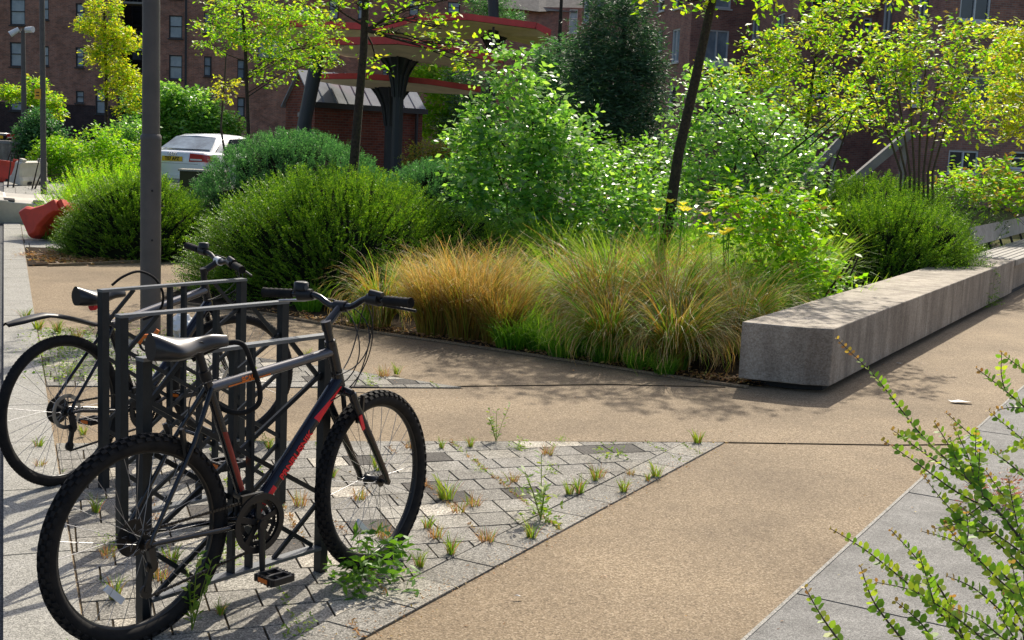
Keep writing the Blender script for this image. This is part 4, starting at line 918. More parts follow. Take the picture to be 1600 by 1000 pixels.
# ------------------------------------------------------------------ bicycles
def text_mesh(s, size, m, parent, Mx, name, ext=.0006, sx=1.0):
    cu = bpy.data.curves.new(name, 'FONT'); cu.body = s; cu.size = size; cu.extrude = ext; cu.align_x = 'CENTER'; cu.align_y = 'CENTER'; cu.offset = size * .035
    o = bpy.data.objects.new(name, cu); col.objects.link(o); dg = bpy.context.evaluated_depsgraph_get()
    me = bpy.data.meshes.new_from_object(o.evaluated_get(dg)); bpy.data.objects.remove(o); me.transform(Matrix.Diagonal((sx, 1, 1, 1))); me.transform(Mx)
    me.materials.clear(); me.materials.append(m); o = bpy.data.objects.new(name, me); col.objects.link(o); o.parent = parent; return o
def frame_mat(origin, xa, ya):
    xa, ya = Vector(xa).normalized(), Vector(ya); ya = (ya - xa * ya.dot(xa)).normalized(); za = xa.cross(ya)
    m = Matrix((xa, ya, za)).transposed().to_4x4(); m.translation = Vector(origin); return m
def make_wheel(t, C, ax, up, Rt, tr, knobby, rear, disc=False, refl=None, seed=1):
    C, ax, up = Vector(C), Vector(ax), Vector(up); nn = ax.cross(up)      # nn: to the left... sign checked below
    Rr = Rt - tr * 2 + .004; rr = random.Random(seed)
    b = MB(); b.mi = 0
    b.ring(C, ax, up, Rr - .004, .010, 64, 8, 1.1); b.mi = 1
    for i in range(32):
        a = 2 * math.pi * i / 32; s = 1 if i % 2 else -1; a2 = a + (.42 if (i // 2) % 2 else -.42)
        p = C + (ax * math.cos(a) + up * math.sin(a)) * (Rr - .01); q = C + (ax * math.cos(a2) + up * math.sin(a2)) * .022 + nn * (s * .028)
        b.tube([q, p], .0011, 4, cap=False)
    w_ = b.build('wheel', [M['black'] if not rear else M['dsteel'], M['chrome']], t)
    b = MB(); b.tube([C - nn * .06, C + nn * .06], .008, 10)
    b.tube([C - nn * .034, C - nn * .028, C + nn * .028, C + nn * .034], [.024, .016, .016, .024], 16); b.tube([C - nn * .07, C - nn * .058], .012, 8); b.tube([C + nn * .058, C + nn * .07], .012, 8)
    b.build('hub', M['dsteel'], w_)
    b = MB(); b.ring(C, ax, up, Rt - tr - .004, tr, 96, 12, 1.0)
    rows = [(0, .0), (.45, .5), (-.45, .5), (.95, .0), (-.95, .0)] if knobby else [(0, 0), (.5, .5), (-.5, .5)]
    nk = 62 if knobby else 110
    for (bb, ph) in rows:
        for i in range(nk):
            a = 2 * math.pi * (i + ph) / nk; e = ax * math.cos(a) + up * math.sin(a); tg = -ax * math.sin(a) + up * math.cos(a)
            o = e * math.cos(bb) + nn * math.sin(bb); sd_ = nn * math.cos(bb) - e * math.sin(bb)
            P = C + e * (Rt - tr - .004) + o * (tr + (.002 if knobby else .0))
            kw, kl, kh = (.0125, .018, .008) if knobby else (.008, .010, .002)
            Mx = Matrix((tg, sd_, o)).transposed(); b.box(P, (kl, kw, kh), Mx)
    b.build('tyre', M['rubber'], w_)
    if refl is not None:
        a = refl; e = ax * math.cos(a) + up * math.sin(a); tg = -ax * math.sin(a) + up * math.cos(a)
        b = MB(); b.box(C + e * (Rr * .62) + nn * 0, (.085, .022, .008), Matrix((e * .3 + tg * .95, e * .95 - tg * .3, nn)).transposed()); b.build('reflector', M['clear'], w_)
    if rear:
        b = MB()
        for i, r_ in enumerate((.050, .045, .040, .035, .030, .025)):
            b.disc(C - nn * (.028 + i * .0045), ax, up, .012, r_, .002, 28)
            for k in range(24):
                a = 2 * math.pi * k / 24; e = ax * math.cos(a) + up * math.sin(a); b.box(C - nn * (.028 + i * .0045) + e * (r_ + .001), (.004, .002, .004), Matrix((e, nn, e.cross(nn))).transposed())
        b.build('cassette', M['dsteel'], w_)
        b = MB(); b.disc(C - nn * .024, ax, up, .045, .062, .0015, 32); b.build('spoke_guard', M['dsteel'], w_)
    if disc:
        b = MB(); b.disc(C + nn * .036, ax, up, .062, .08, .002, 40)
        for k in range(6):
            a = k * math.pi / 3; e = ax * math.cos(a) + up * math.sin(a); e2 = ax * math.cos(a + .4) + up * math.sin(a + .4); b.bar(C + nn * .036 + e * .018, C + nn * .036 + e2 * .064, .006, .002, nn)
        b.build('brake_disc', M['silver'], w_)
    return w_
def make_bike(loc, az, lean, st, G):
    """local x forwards, y left, z up; G holds the measured geometry"""
    t = bpy.data.objects.new('bicycle', None); col.objects.link(t); t.location = loc; t.rotation_euler = Euler((-lean, 0, R(az)), 'XYZ'); tag(t, G['label'], 'bicycle')
    V = Vector; y1 = V((0, 1, 0)); Rt, tr, WB = G['R'], G['tr'], G['WB']
    hub, bb, stt, htb, htt = V((0, 0, Rt)), V(G['bb']), V(G['stt']), V(G['htb']), V(G['htt'])
    fm = G['frame']; b = MB()
    b.tube([bb, stt], .016, 14)
    b.tube([htb - (htt - htb).normalized() * .012, htt + (htt - htb).normalized() * .01], .021, 16)
    b.tube([bb - y1 * .036, bb + y1 * .036], .022, 16)
    for s in (-1, 1):
        b.tube([bb + V((-.02, s * .022, 0)), bb + V((-.13, s * .045, .005)), hub + V((.06, s * .062, -.003)), hub + V((.0, s * .066, 0))], [.012, .010, .009, .008], 10)
        tp = stt + (bb - stt).normalized() * .05
        b.tube([tp + V((0, s * .014, 0)), tp.lerp(hub, .35) + V((0, s * .05, 0)), hub + V((.012, s * .066, .03)), hub + V((0, s * .066, 0))], [.009, .008, .007, .007], 10)
        b.disc(hub + V((0, s * .066, 0)), (1, 0, 0), (0, 0, 1), .004, .02, .006, 14)
    brz = tp_ = (stt + (bb - stt).normalized() * .05).lerp(hub, .30); b.tube([brz + V((0, -.045, 0)), brz + V((0, .045, 0))], .006, 8)
    b.build('frame', M['gloss'], t)
    b = MB(); b.tube([G['tt0'], G['tt1']], G.get('ttr', .018), 18); tt = b.build('top_tube', G['ttm'], t)
    b = MB(); dt0, dt1 = bb + V((.01, 0, .008)), htb.lerp(htt, .12); b.tube([dt0, dt1], .0245, 18); dtube = b.build('down_tube', M['navy'], t)
    if G.get('decal'):
        d = (dt1 - dt0); L = d.length; dn = d.normalized(); side = V((0, -1, 0)); upv = dn.cross(side); upv = upv if upv.z > 0 else -upv
        r = .0252
        def patch(t0, t1, a0, a1, taper=0):
            vs = []; k = 6
            for i in range(9):
                f = i / 8; tt_ = t0 + (t1 - t0) * f; sh = 1 - taper * f
                for j in range(k):
                    a = a0 + (a1 - a0) * j / (k - 1) * sh; e = side * math.cos(a) + upv * math.sin(a); vs.append(dt0 + d * tt_ + e * r)
            return vs, [(i * k + j, i * k + j + 1, (i + 1) * k + j + 1, (i + 1) * k + j) for i in range(8) for j in range(k - 1)]
        b = MB(); v_, f_ = patch(.70, .97, -.45, .75, .75); b.add(v_, f_, True); v_, f_ = patch(.04, .22, -.4, .45); b.add(v_, f_, True); b.build('decal', M['red'], dtube)
        e = side * math.cos(-.05) + upv * math.sin(-.05)
        c = dt0 + d * .45 + e * .0256
        tn = upv * math.cos(-.05) - side * math.sin(-.05)
        text_mesh(G['decal'], .033, M['red'], dtube, frame_mat(c, dn, tn), 'lettering', sx=G.get('tsx', 1.12))
        q = (bb - stt); b = MB(); sn = V((0, -1, 0)); fw = V((1, 0, 0))
        vs = []; k = 5
        for i in range(7):
            f = .38 + .42 * i / 6
            for j in range(k):
                a = -.6 + 1.5 * j / (k - 1); vs.append(stt + q * f + (sn * math.cos(a) + fw * math.sin(a)) * .0165)
        b.add(vs, [(i * k + j, i * k + j + 1, (i + 1) * k + j + 1, (i + 1) * k + j) for i in range(6) for j in range(k - 1)], True); b.build('decal', mat('dark red decal', (.20, .02, .015), .35), t)
        dd = (V(G['tt1']) - V(G['tt0'])); c = V(G['tt0']) + dd * .27 + V((0, -.0188, .002)); text_mesh('SCAL', .022, M['orange'], tt, frame_mat(c, dd, (0, 0, 1)), 'lettering')
        b = MB(); b.bar(V(G['tt0']) + dd * .12 + V((0, -.0175, -.007)), V(G['tt0']) + dd * .45 + V((0, -.0175, -.007)), .004, .004); b.build('stripe', M['orange'], tt)
    # saddle
    s0, s1, sz = G['seat']
    b = MB(); n = 15; k = 12; vs = []
    for i in range(n):
        f = i / (n - 1); x = s0 + (s1 - s0) * f
        hw = .082 * (math.sin(min(1, f * 2.6 + .25) * math.pi / 2)) * (1 - min(1, max(0, (f - .22) / .38)) ** 1.2 * .72); hw = max(hw, .017 if f < 1 else .008)
        if f > .93: hw *= .75
        zt = sz + .018 * (1 - f) ** 2 - .018 * math.sin(f * math.pi) + .004 * f - .02 * max(0, f - .8) / .2
        th = .092 - .050 * f
        for j in range(k):
            a = 2 * math.pi * j / k; yy = hw * math.cos(a); zz = math.sin(a)
            vs.append((x, yy, zt - th * .5 + (th * .5) * (zz if zz > 0 else zz * (1.0 + .25 * abs(math.cos(a)))) - (.010 * abs(math.cos(a)) if zz > 0 else 0)))
    b.add(vs, [(i * k + j, i * k + (j + 1) % k, (i + 1) * k + (j + 1) % k, (i + 1) * k + j) for i in range(n - 1) for j in range(k)] , True)
    b.add(vs[:k], [tuple(range(k))]); b.add(vs[-k:], [tuple(range(k))[::-1]])
    sad = b.build('saddle', M['saddle'], t); sm_ = sad.modifiers.new('s', 'SUBSURF'); sm_.levels = 1; sm_.render_levels = 1
    b = MB(); stop = stt + (stt - bb).normalized() * max(.03, (sz - .045 - stt.z) / math.sin(R(70)))
    b.tube([stt, stop], .0135, 12); b.tube([stop - V((0, .02, 0)), stop + V((0, .02, 0))], .018, 10)
    for s in (-1, 1): b.tube([(s0 + .07, s * .03, sz - .035), (s0 + .12, s * .022, sz - .052), (s1 - .1, s * .02, sz - .05), (s1 - .03, s * .008, sz - .03)], .0035, 6)
    b.tube([stt + (bb - stt).normalized() * .02 + V((0, 0, 0)), stt + (stt - bb).normalized() * .012], .0195, 14); b.build('seat_post', M['dsteel'] if not G.get('decal') else M['black'], t)
    # crankset, chain, pedals
    cm = bb + V((0, -.05, 0)); X, Z = V((1, 0, 0)), V((0, 0, 1))
    b = MB()
    for o_, r_ in ((0, .096), (.008, .082), (.016, .062)):
        b.disc(cm + V((0, o_, 0)), X, Z, r_ - .014, r_, .003, 48)
        for i in range(44):
            a = 2 * math.pi * i / 44; e = X * math.cos(a) + Z * math.sin(a); b.box(cm + V((0, o_, 0)) + e * (r_ + .001), (.006, .002, .005), Matrix((e, V((0, 1, 0)), e.cross(V((0, 1, 0))))).transposed())
    for i in range(5):
        a = i * 2 * math.pi / 5 + .3; e = X * math.cos(a) + Z * math.sin(a); b.bar(cm + e * .01, cm + e * .086, .020, .006, (0, 1, 0))
    b.disc(cm + V((0, -.01, 0)), X, Z, .083, .105, .0025, 48)
    crk = b.build('chainring', M['black'], t)
    ca_ = G['crank']; cd = V((math.sin(ca_), 0, -math.cos(ca_)))
    for s in (-1, 1):
        b = MB(); o_ = cm.y - .018 if s < 0 else .055; a_, c_ = V((bb.x, o_, bb.z)), V((bb.x, o_ - .012 if s < 0 else o_ + .012, bb.z)) + cd * (-s) * .168 * (1 if s < 0 else 1)
        if s > 0: c_ = V((bb.x, o_ + .012, bb.z)) - cd * .168
        else: c_ = V((bb.x, o_ - .012, bb.z)) + cd * .168
        b.tube([a_, c_], [.016, .011], 10, flat=.6); b.tube([a_ + V((0, s * -.0, 0)), a_ + V((0, s * .012, 0))], .017, 12); ck = b.build('crank_arm', M['black'], t)
        b = MB(); pc = c_ + V((.0, s * .062, 0))
        b.tube([c_, c_ + V((0, s * .11, 0))], .006, 8)
        for dx in (-.042, .042): b.box(pc + V((dx, 0, 0)), (.012, .095, .022))
        for dy in (-.045, 0, .045): b.box(pc + V((0, dy, 0)), (.084, .010, .022))
        for dx in (-.046, .046):
            for i in range(6): b.box(pc + V((dx, -.04 + i * .016, 0)), (.008, .007, .026))
        pd = b.build('pedal', M['black'], ck)
        b = MB()
        for dx in (-.050, .050): b.box(pc + V((dx, 0, 0)), (.004, .045, .014))
        b.build('reflector', M['orange'], pd)
    # rear mech + chain
    b = MB(); h0 = hub + V((0, -.045, 0)); j1, j2 = h0 + V((.012, -.012, -.075)), h0 + V((-.005, -.008, -.155))
    b.bar(h0 + V((0, -.018, -.01)), j1 + V((0, -.01, 0)), .022, .02, (0, 1, 0)); b.bar(j1, j2, .02, .012, (0, 1, 0))
    for j in (j1, j2): b.disc(j, X, Z, .003, .022, .008, 18)
    b.tube([h0 + V((-.02, -.02, -.03)), h0 + V((-.05, -.02, .0)), h0 + V((-.02, -.015, .05)), h0 + V((.08, -.01, .03))], .0025, 6); b.build('rear_derailleur', M['dsteel'], t)
    b = MB()
    def chain(p, q):
        d = q - p; n = int(d.length / .0127)
        for i in range(n):
            m_ = p + d * ((i + .5) / n); _, s_, u_ = basis(d, (0, 1, 0)); 
            b.bar(m_ - d.normalized() * .005, m_ + d.normalized() * .005, .009, .007 if i % 2 else .0045, (0, 1, 0))
    chain(h0 + V((0, 0, .040)), cm + V((-.01, 0, .087))); chain(j2 + V((.0, 0, -.022)), cm + V((.0, 0, -.088))); chain(h0 + V((.036, 0, -.02)), j1 + V((.02, 0, .01))); b.build('chain', M['dsteel'], t)
    # front mech, brakes at the rear
    b = MB(); b.box(cm + V((-.03, 0, .09)), (.09, .014, .035)); b.tube([stt.lerp(bb, .82) + V((0, -.02, 0)), stt.lerp(bb, .82) + V((0, .02, 0))], .02, 10); b.build('front_derailleur', M['dsteel'], t)
    if not G['disc']:
        b = MB(); rp = hub + (brz - hub).normalized() * (Rt - .03)
        for s in (-1, 1): b.bar(rp + V((0, s * .035, -.02)), rp + V((-.03, s * .045, .08)), .012, .014); b.box(rp + V((.0, s * .022, 0)), (.055, .012, .012))
        b.tube([rp + V((-.03, .045, .08)), rp + V((-.035, -.045, .085))], .0015, 5); b.build('rear_brake', M['dsteel'], t)
    make_wheel(t, hub, V((1, 0, 0)), V((0, 0, 1)), Rt, tr, G['knob'], True, G['disc'], G.get('refl_r'), 3)
    # steered parts
    axd = (htt - htb).normalized(); Ms = Matrix.Translation(htb) @ Matrix.Rotation(st, 4, axd) @ Matrix.Translation(-htb)
    T = lambda p: Ms @ V(p)
    fh = V((WB, 0, Rt)); cr = htb - axd * .03
    b = MB(); b.tube([T(cr + V((0, -.05, .0))), T(cr + V((0, 0, .012))), T(cr + V((0, .05, 0)))], [.015, .02, .015], 12)
    for s in (-1, 1):
        b.tube([T(cr + V((0, s * .05, 0))), T(cr + V((.012, s * .060, -.05))), T(cr.lerp(fh, .5) + V((-.005, s * .062, 0))), T(fh + V((-.012, s * .062, .03))), T(fh + V((0, s * .062, 0)))], [.0165, .0155, .0145, .012, .010], 14)
    fk = b.build('fork', M['gloss'], t)
    if G.get('decal'):
        b = MB(); p0, p1 = cr + V((.016, -.0745, -.08)), cr + V((.036, -.0745, -.135)); b.bar(T(p0), T(p1), .004, .016, axd); b.build('decal', M['red'], fk)
    C = T(fh); xa = (Ms.to_3x3() @ V((1, 0, 0))); ya = (Ms.to_3x3() @ V((0, 1, 0))); up_ = xa.cross(ya)
    make_wheel(t, C, xa, up_, Rt, tr, G['knob'], False, G['disc'], G.get('refl_f'), 7)
    if not G['disc']:
        b = MB(); rp = fh + (cr - fh).normalized() * (Rt - .03)
        for s in (-1, 1): b.bar(T(rp + V((.02, s * .035, -.02))), T(rp + V((.02, s * .045, .08))), .012, .014); b.box(T(rp + V((.02, s * .022, 0))), (.012, .012, .055))
        b.tube([T(rp + V((.03, .045, .08))), T(rp + V((.03, -.045, .085)))], .0015, 5); b.build('front_brake', M['dsteel'], t)
    sb, sf, hw = V(G['stem0']), V(G['stem1']), G['hw']
    b = MB(); b.tube([T(htt), T(sb)], .0155, 14); b.tube([T(htt), T(htt + axd * .02)], [.022, .02], 14); b.tube([T(sb - axd * .03), T(sb + axd * .005)], .019, 14); b.tube([T(sb - axd * .012), T(sf)], [.0165, .0155], 14)
    b.build('stem', M['gloss'] if not G.get('white_clamp') else M['black'], t)
    b = MB(); b.tube([T(sf + V((0, -.024, 0))), T(sf + V((0, .024, 0)))], .0205, 14); b.build('stem_clamp', M['white'] if G.get('white_clamp') else M['black'], t)
    rise, sweep = G['rise'], G['sweep']
    def hbp(y): 
        a = abs(y); s_ = min(1, max(0, (a - .035) / .085)); s_ = s_ * s_ * (3 - 2 * s_)
        return sf + V((-sweep * max(0, a - .09) / hw, y, rise * s_))
    b = MB(); b.tube([T(hbp(y)) for y in np.linspace(-hw + .005, hw - .005, 29)], [.0155 if abs(y) < .04 else .0115 for y in np.linspace(-hw, hw, 29)], 12); b.build('handlebar', M['gloss'] if not G.get('white_clamp') else M['black'], t)
    for s in (-1, 1):
        b = MB(); g0, g1 = T(hbp(s * (hw - .12))), T(hbp(s * hw)); n_ = 13
        b.tube([g0.lerp(g1, i / (n_ - 1)) for i in range(n_)], [.0165 + (.0018 if i % 2 else 0) for i in range(n_)], 14); b.tube([g1.lerp(g0, .06), g1], .019, 14); b.build('grip', M['rubber'], t)
        b = MB(); p = T(hbp(s * (hw - .145))); q = T(hbp(s * (hw - .20)))
        b.tube([p, q], [.024, .020], 14); b.tube([T(hbp(s * (hw - .135)) + V((0, 0, .012))), T(hbp(s * (hw - .185)) + V((-.01, 0, .024)))], [.016, .012], 10); b.build('gear_shifter', M['black'], t)
        b = MB(); l0 = T(hbp(s * (hw - .20)) + V((.02, 0, -.012))); l1 = T(hbp(s * (hw - .13)) + V((.055, 0, -.028))); l2 = T(hbp(s * (hw - .02)) + V((.06, 0, -.035)))
        b.tube([T(hbp(s * (hw - .215))), l0, l1, l2], [.010, .008, .0055, .005], 8); b.build('brake_lever', M['black'] if s < 0 else M['silver'], t)
    if G.get('bell'):
        b = MB(); q = T(hbp(.17) + V((0, 0, .0))); u_ = V((0, 0, 1)); b.tube([q, q + u_ * .02], .006, 8); b.tube([q + u_ * .018, q + u_ * .042, q + u_ * .046], [.027, .027, .020], 20); b.build('bell', M['black'], t)
    # cables: loops from the levers down to the frame and fork
    b = MB()
    def cable(p0, p1, c, r_=.0024, n_=14):
        pts = []
        for i in range(n_ + 1):
            f = i / n_; pts.append(p0 * (1 - f) ** 3 + c[0] * 3 * f * (1 - f) ** 2 + c[1] * 3 * f * f * (1 - f) + p1 * f ** 3)
        b.tube(pts, r_, 6)
    for s in (-1, 1):
        p0 = T(hbp(s * (hw - .22)) + V((.02, 0, -.01)))
        cable(p0, T(cr + V((.04, s * .03, .02))), (T(sf + V((.16, s * .06, .02))), T(sf + V((.20, -s * .02, -.22)))))
        cable(p0, htb.lerp(htt, .3) + V((-.03, -.028, 0)), (T(sf + V((.20, -s * .06, .0))), T(htb + V((.18, -s * .05, .05)))))
    cable(T(hbp(-(hw - .22))), dt0.lerp(dt1, .85) + V((0, -.026, 0)), (T(sf + V((.12, -.10, -.08))), T(htb + V((.12, -.05, .0)))))
    cable(stt + V((.03, -.02, -.02)), brz + V((-.02, -.03, .06)), (stt + V((-.02, -.035, -.02)), stt + V((-.10, -.035, -.02))))
    cb = b.build('cables', M['black'], t)
    return t
b1 = dict(label='nearest black mountain bicycle with knobbly tyres and red lettering on the down tube', R=.34, tr=.026, WB=1.05, bb=(.44, 0, .315), stt=(.245, 0, .845), htb=(.838, 0, .735), htt=(.790, 0, .885),
    tt0=(.262, 0, .795), tt1=(.795, 0, .862), ttm=M['paintsilver'], frame=None, decal='PRNRUSNIK', seat=(.035, .325, .985), crank=.0, disc=False, refl_r=-2.05, refl_f=-2.0, knob=True,
    stem0=(.762, 0, .972), stem1=(.850, 0, 1.020), hw=.325, rise=.035, sweep=.05, bell=True)
make_bike((-1.154, 3.877, 0), 50.8, -.02, .19, b1)
b2 = dict(label='black bicycle with disc brakes and long rear mudguard leaning on the farthest rack', R=.345, tr=.022, WB=1.10, bb=(.45, 0, .29), stt=(.275, 0, .74), htb=(.945, 0, .735), htt=(.915, 0, .845),
    tt0=(.29, 0, .70), tt1=(.915, 0, .815), ttr=.021, ttm=M['paintsilver'], frame=None, seat=(.10, .38, .885), crank=1.9, disc=True, knob=False,
    stem0=(.905, 0, .925), stem1=(.985, 0, .965), hw=.345, rise=.02, sweep=.04, white_clamp=True, bell=True)
t2 = make_bike((-2.0, 5.6, 0), 60, .03, -.42, b2)
b = MB(); n = 16; vs = []
for i in range(n):
    f = i / (n - 1); x = .22 - .50 * f; z = .715 + .085 * math.sin(min(1, f * 1.25) * math.pi / 2) - .03 * max(0, f - .6) / .4; wd_ = .022 + .022 * math.sin(min(1, f * 1.6) * math.pi / 2) - (.025 * ((f - .85) / .15) if f > .85 else 0)
    for (yy, zz) in ((-wd_, -.016), (-wd_ * .5, 0), (0, .004), (wd_ * .5, 0), (wd_, -.016), (0, -.004)): vs.append((x, yy, z + zz))
b.add(vs, [(i * 6 + j, i * 6 + (j + 1) % 6, (i + 1) * 6 + (j + 1) % 6, (i + 1) * 6 + j) for i in range(n - 1) for j in range(6)], True); b.build('mudguard', M['black'], t2)
b = MB(); b.tube([(.205, 0, .80), (.185, 0, .80)], .02, 12); b.build('rear_light', M['red'], t2)
# locks
lk = empty('cable_lock', (-1.154 + .35 * math.cos(R(50.8)), 3.877 + .35 * math.sin(R(50.8)), 0), R(50.8), 'black cable lock looped from the front saddle over the top tube', 'bicycle lock')
b = MB(); pts = [(-.10, .06, .88), (-.02, .02, .925), (.04, -.02, .93), (.07, -.035, .86), (.10, -.04, .78), (.10, -.035, .72), (.06, .0, .69), (.02, .05, .70), (.0, .09, .74)]
def smoothpts(p, k=5):
    p = [Vector(q) for q in p]; out = []
    for i in range(len(p) - 1):
        a, b_, c, d = p[max(0, i - 1)], p[i], p[i + 1], p[min(len(p) - 1, i + 2)]
        for j in range(k):
            f = j / k; out.append(.5 * ((2 * b_) + (c - a) * f + (2 * a - 5 * b_ + 4 * c - d) * f * f + (3 * b_ - a - 3 * c + d) * f ** 3))
    return out + [p[-1]]
b.tube(smoothpts(pts), .009, 10); b.build('cable', M['rubber'], lk)
lk = empty('cable_lock', (-2.0 + .3 * .5, 5.6 + .3 * .866, 0), R(60), 'thin black cable lock arching over the saddle of the second bicycle', 'bicycle lock')
b = MB(); b.tube(smoothpts([(-.06, -.05, .90), (-.02, -.08, .94), (.06, -.10, .96), (.14, -.12, .92), (.18, -.13, .84), (.18, -.10, .76), (.14, -.04, .72)]), .006, 8); b.build('cable', M['rubber'], lk)
q = at(232, 526, 5.45); lk = empty('padlock', (q.x, q.y, 0), .3, 'orange and yellow lock hanging on the middle rack', 'bicycle lock')
b = MB(); b.tube(smoothpts([(-.04, 0, q.z - .03), (-.02, 0, q.z), (.02, 0, q.z + .005), (.04, .0, q.z + .03)]), .009, 8); b.build('lock_body', M['orange'], lk)
b = MB(); b.ring((0, 0, q.z - .03), (1, 0, 0), (0, 0, 1), .035, .006, 20, 8); b.build('shackle', M['black'], lk)
# crumpled bag on the ground behind the racks
q = gp(285, 530); b = MB(); n, k = 14, 8; vs = []
for j in range(k):
    ph = math.pi * j / (k - 1)
    for i in range(n):
        th = 2 * math.pi * i / n; r_ = random.uniform(.75, 1.15); vs.append((math.cos(th) * math.sin(ph) * .11 * r_, math.sin(th) * math.sin(ph) * .08 * r_, .10 - math.cos(ph) * .1 * (r_ if j else 1)))
b.add(vs, [(j * n + i, j * n + (i + 1) % n, (j + 1) * n + (i + 1) % n, (j + 1) * n + i) for j in range(k - 1) for i in range(n)], False)
tag(b.build('crumpled_bag', M['white'], loc=(q.x, q.y, .0)), 'crumpled pale plastic bag on the paving behind the racks', 'bag')

# ------------------------------------------------------------------ plastic road barriers by the kerb
def barrier(loc, rot, L, m, label, slots=True):
    """water filled barrier: wide foot, tapering body with raised end lugs and fork pockets"""
    t = bpy.data.objects.new('road_barrier', None); col.objects.link(t); t.location = loc; t.rotation_euler = rot; tag(t, label, 'barrier')
    b = MB(); h = .55
    prof = [(.22, 0), (.22, .12), (.15, .2), (.09, .42), (.09, h), (-.09, h), (-.09, .42), (-.15, .2), (-.22, .12), (-.22, 0)]
    xs = [(-L / 2, .8), (-L / 2 + .06, 1), (-L * .25, 1), (-L * .22, .9), (L * .22, .9), (L * .25, 1), (L / 2 - .06, 1), (L / 2, .8)]; n = len(prof); vs = []
    for x, s in xs:
        for (y, z) in prof: vs.append((x, y * s, z * (1 if s > .85 else .92)))
    fs = [(i * n + j, (i + 1) * n + j, (i + 1) * n + (j + 1) % n, i * n + (j + 1) % n) for i in range(len(xs) - 1) for j in range(n)]; fs += [tuple(range(n)), tuple(range((len(xs) - 1) * n, len(xs) * n))[::-1]]
    b.add(vs, fs, False); body = b.build('body', m, t); md = body.modifiers.new('b', 'BEVEL'); md.width = .012; md.segments = 2
    for s in (-1, 1):
        b = MB(); b.box((s * L * .33, 0, h + .035), (L * .14, .13, .07)); o = b.build('lug', m, t); md = o.modifiers.new('b', 'BEVEL'); md.width = .01
        b = MB(); b.box((s * L * .22, 0, .06), (.16, .445, .07)); b.build('fork_pocket', M['recess_shade'], t)
    return t
barrier((-6.5, 17.6, .16), (R(58), R(8), R(72)), .95, M['plasticR'], 'red plastic road barrier lying tipped against the left shrub')
barrier((-7.75, 20.0, .14), (R(-65), R(4), R(30)), 1.0, M['plasticW'], 'cream plastic road barrier lying on its side across the kerb')
barrier((-13.4, 33.0, .0), (0, R(6), R(20)), 1.1, M['plasticR'], 'farther red road barrier standing near the asphalt')
barrier((-12.1, 31.6, .05), (R(12), 0, R(70)), 1.0, M['plasticW'], 'cream and orange banded barrier standing upright beyond the paving', )
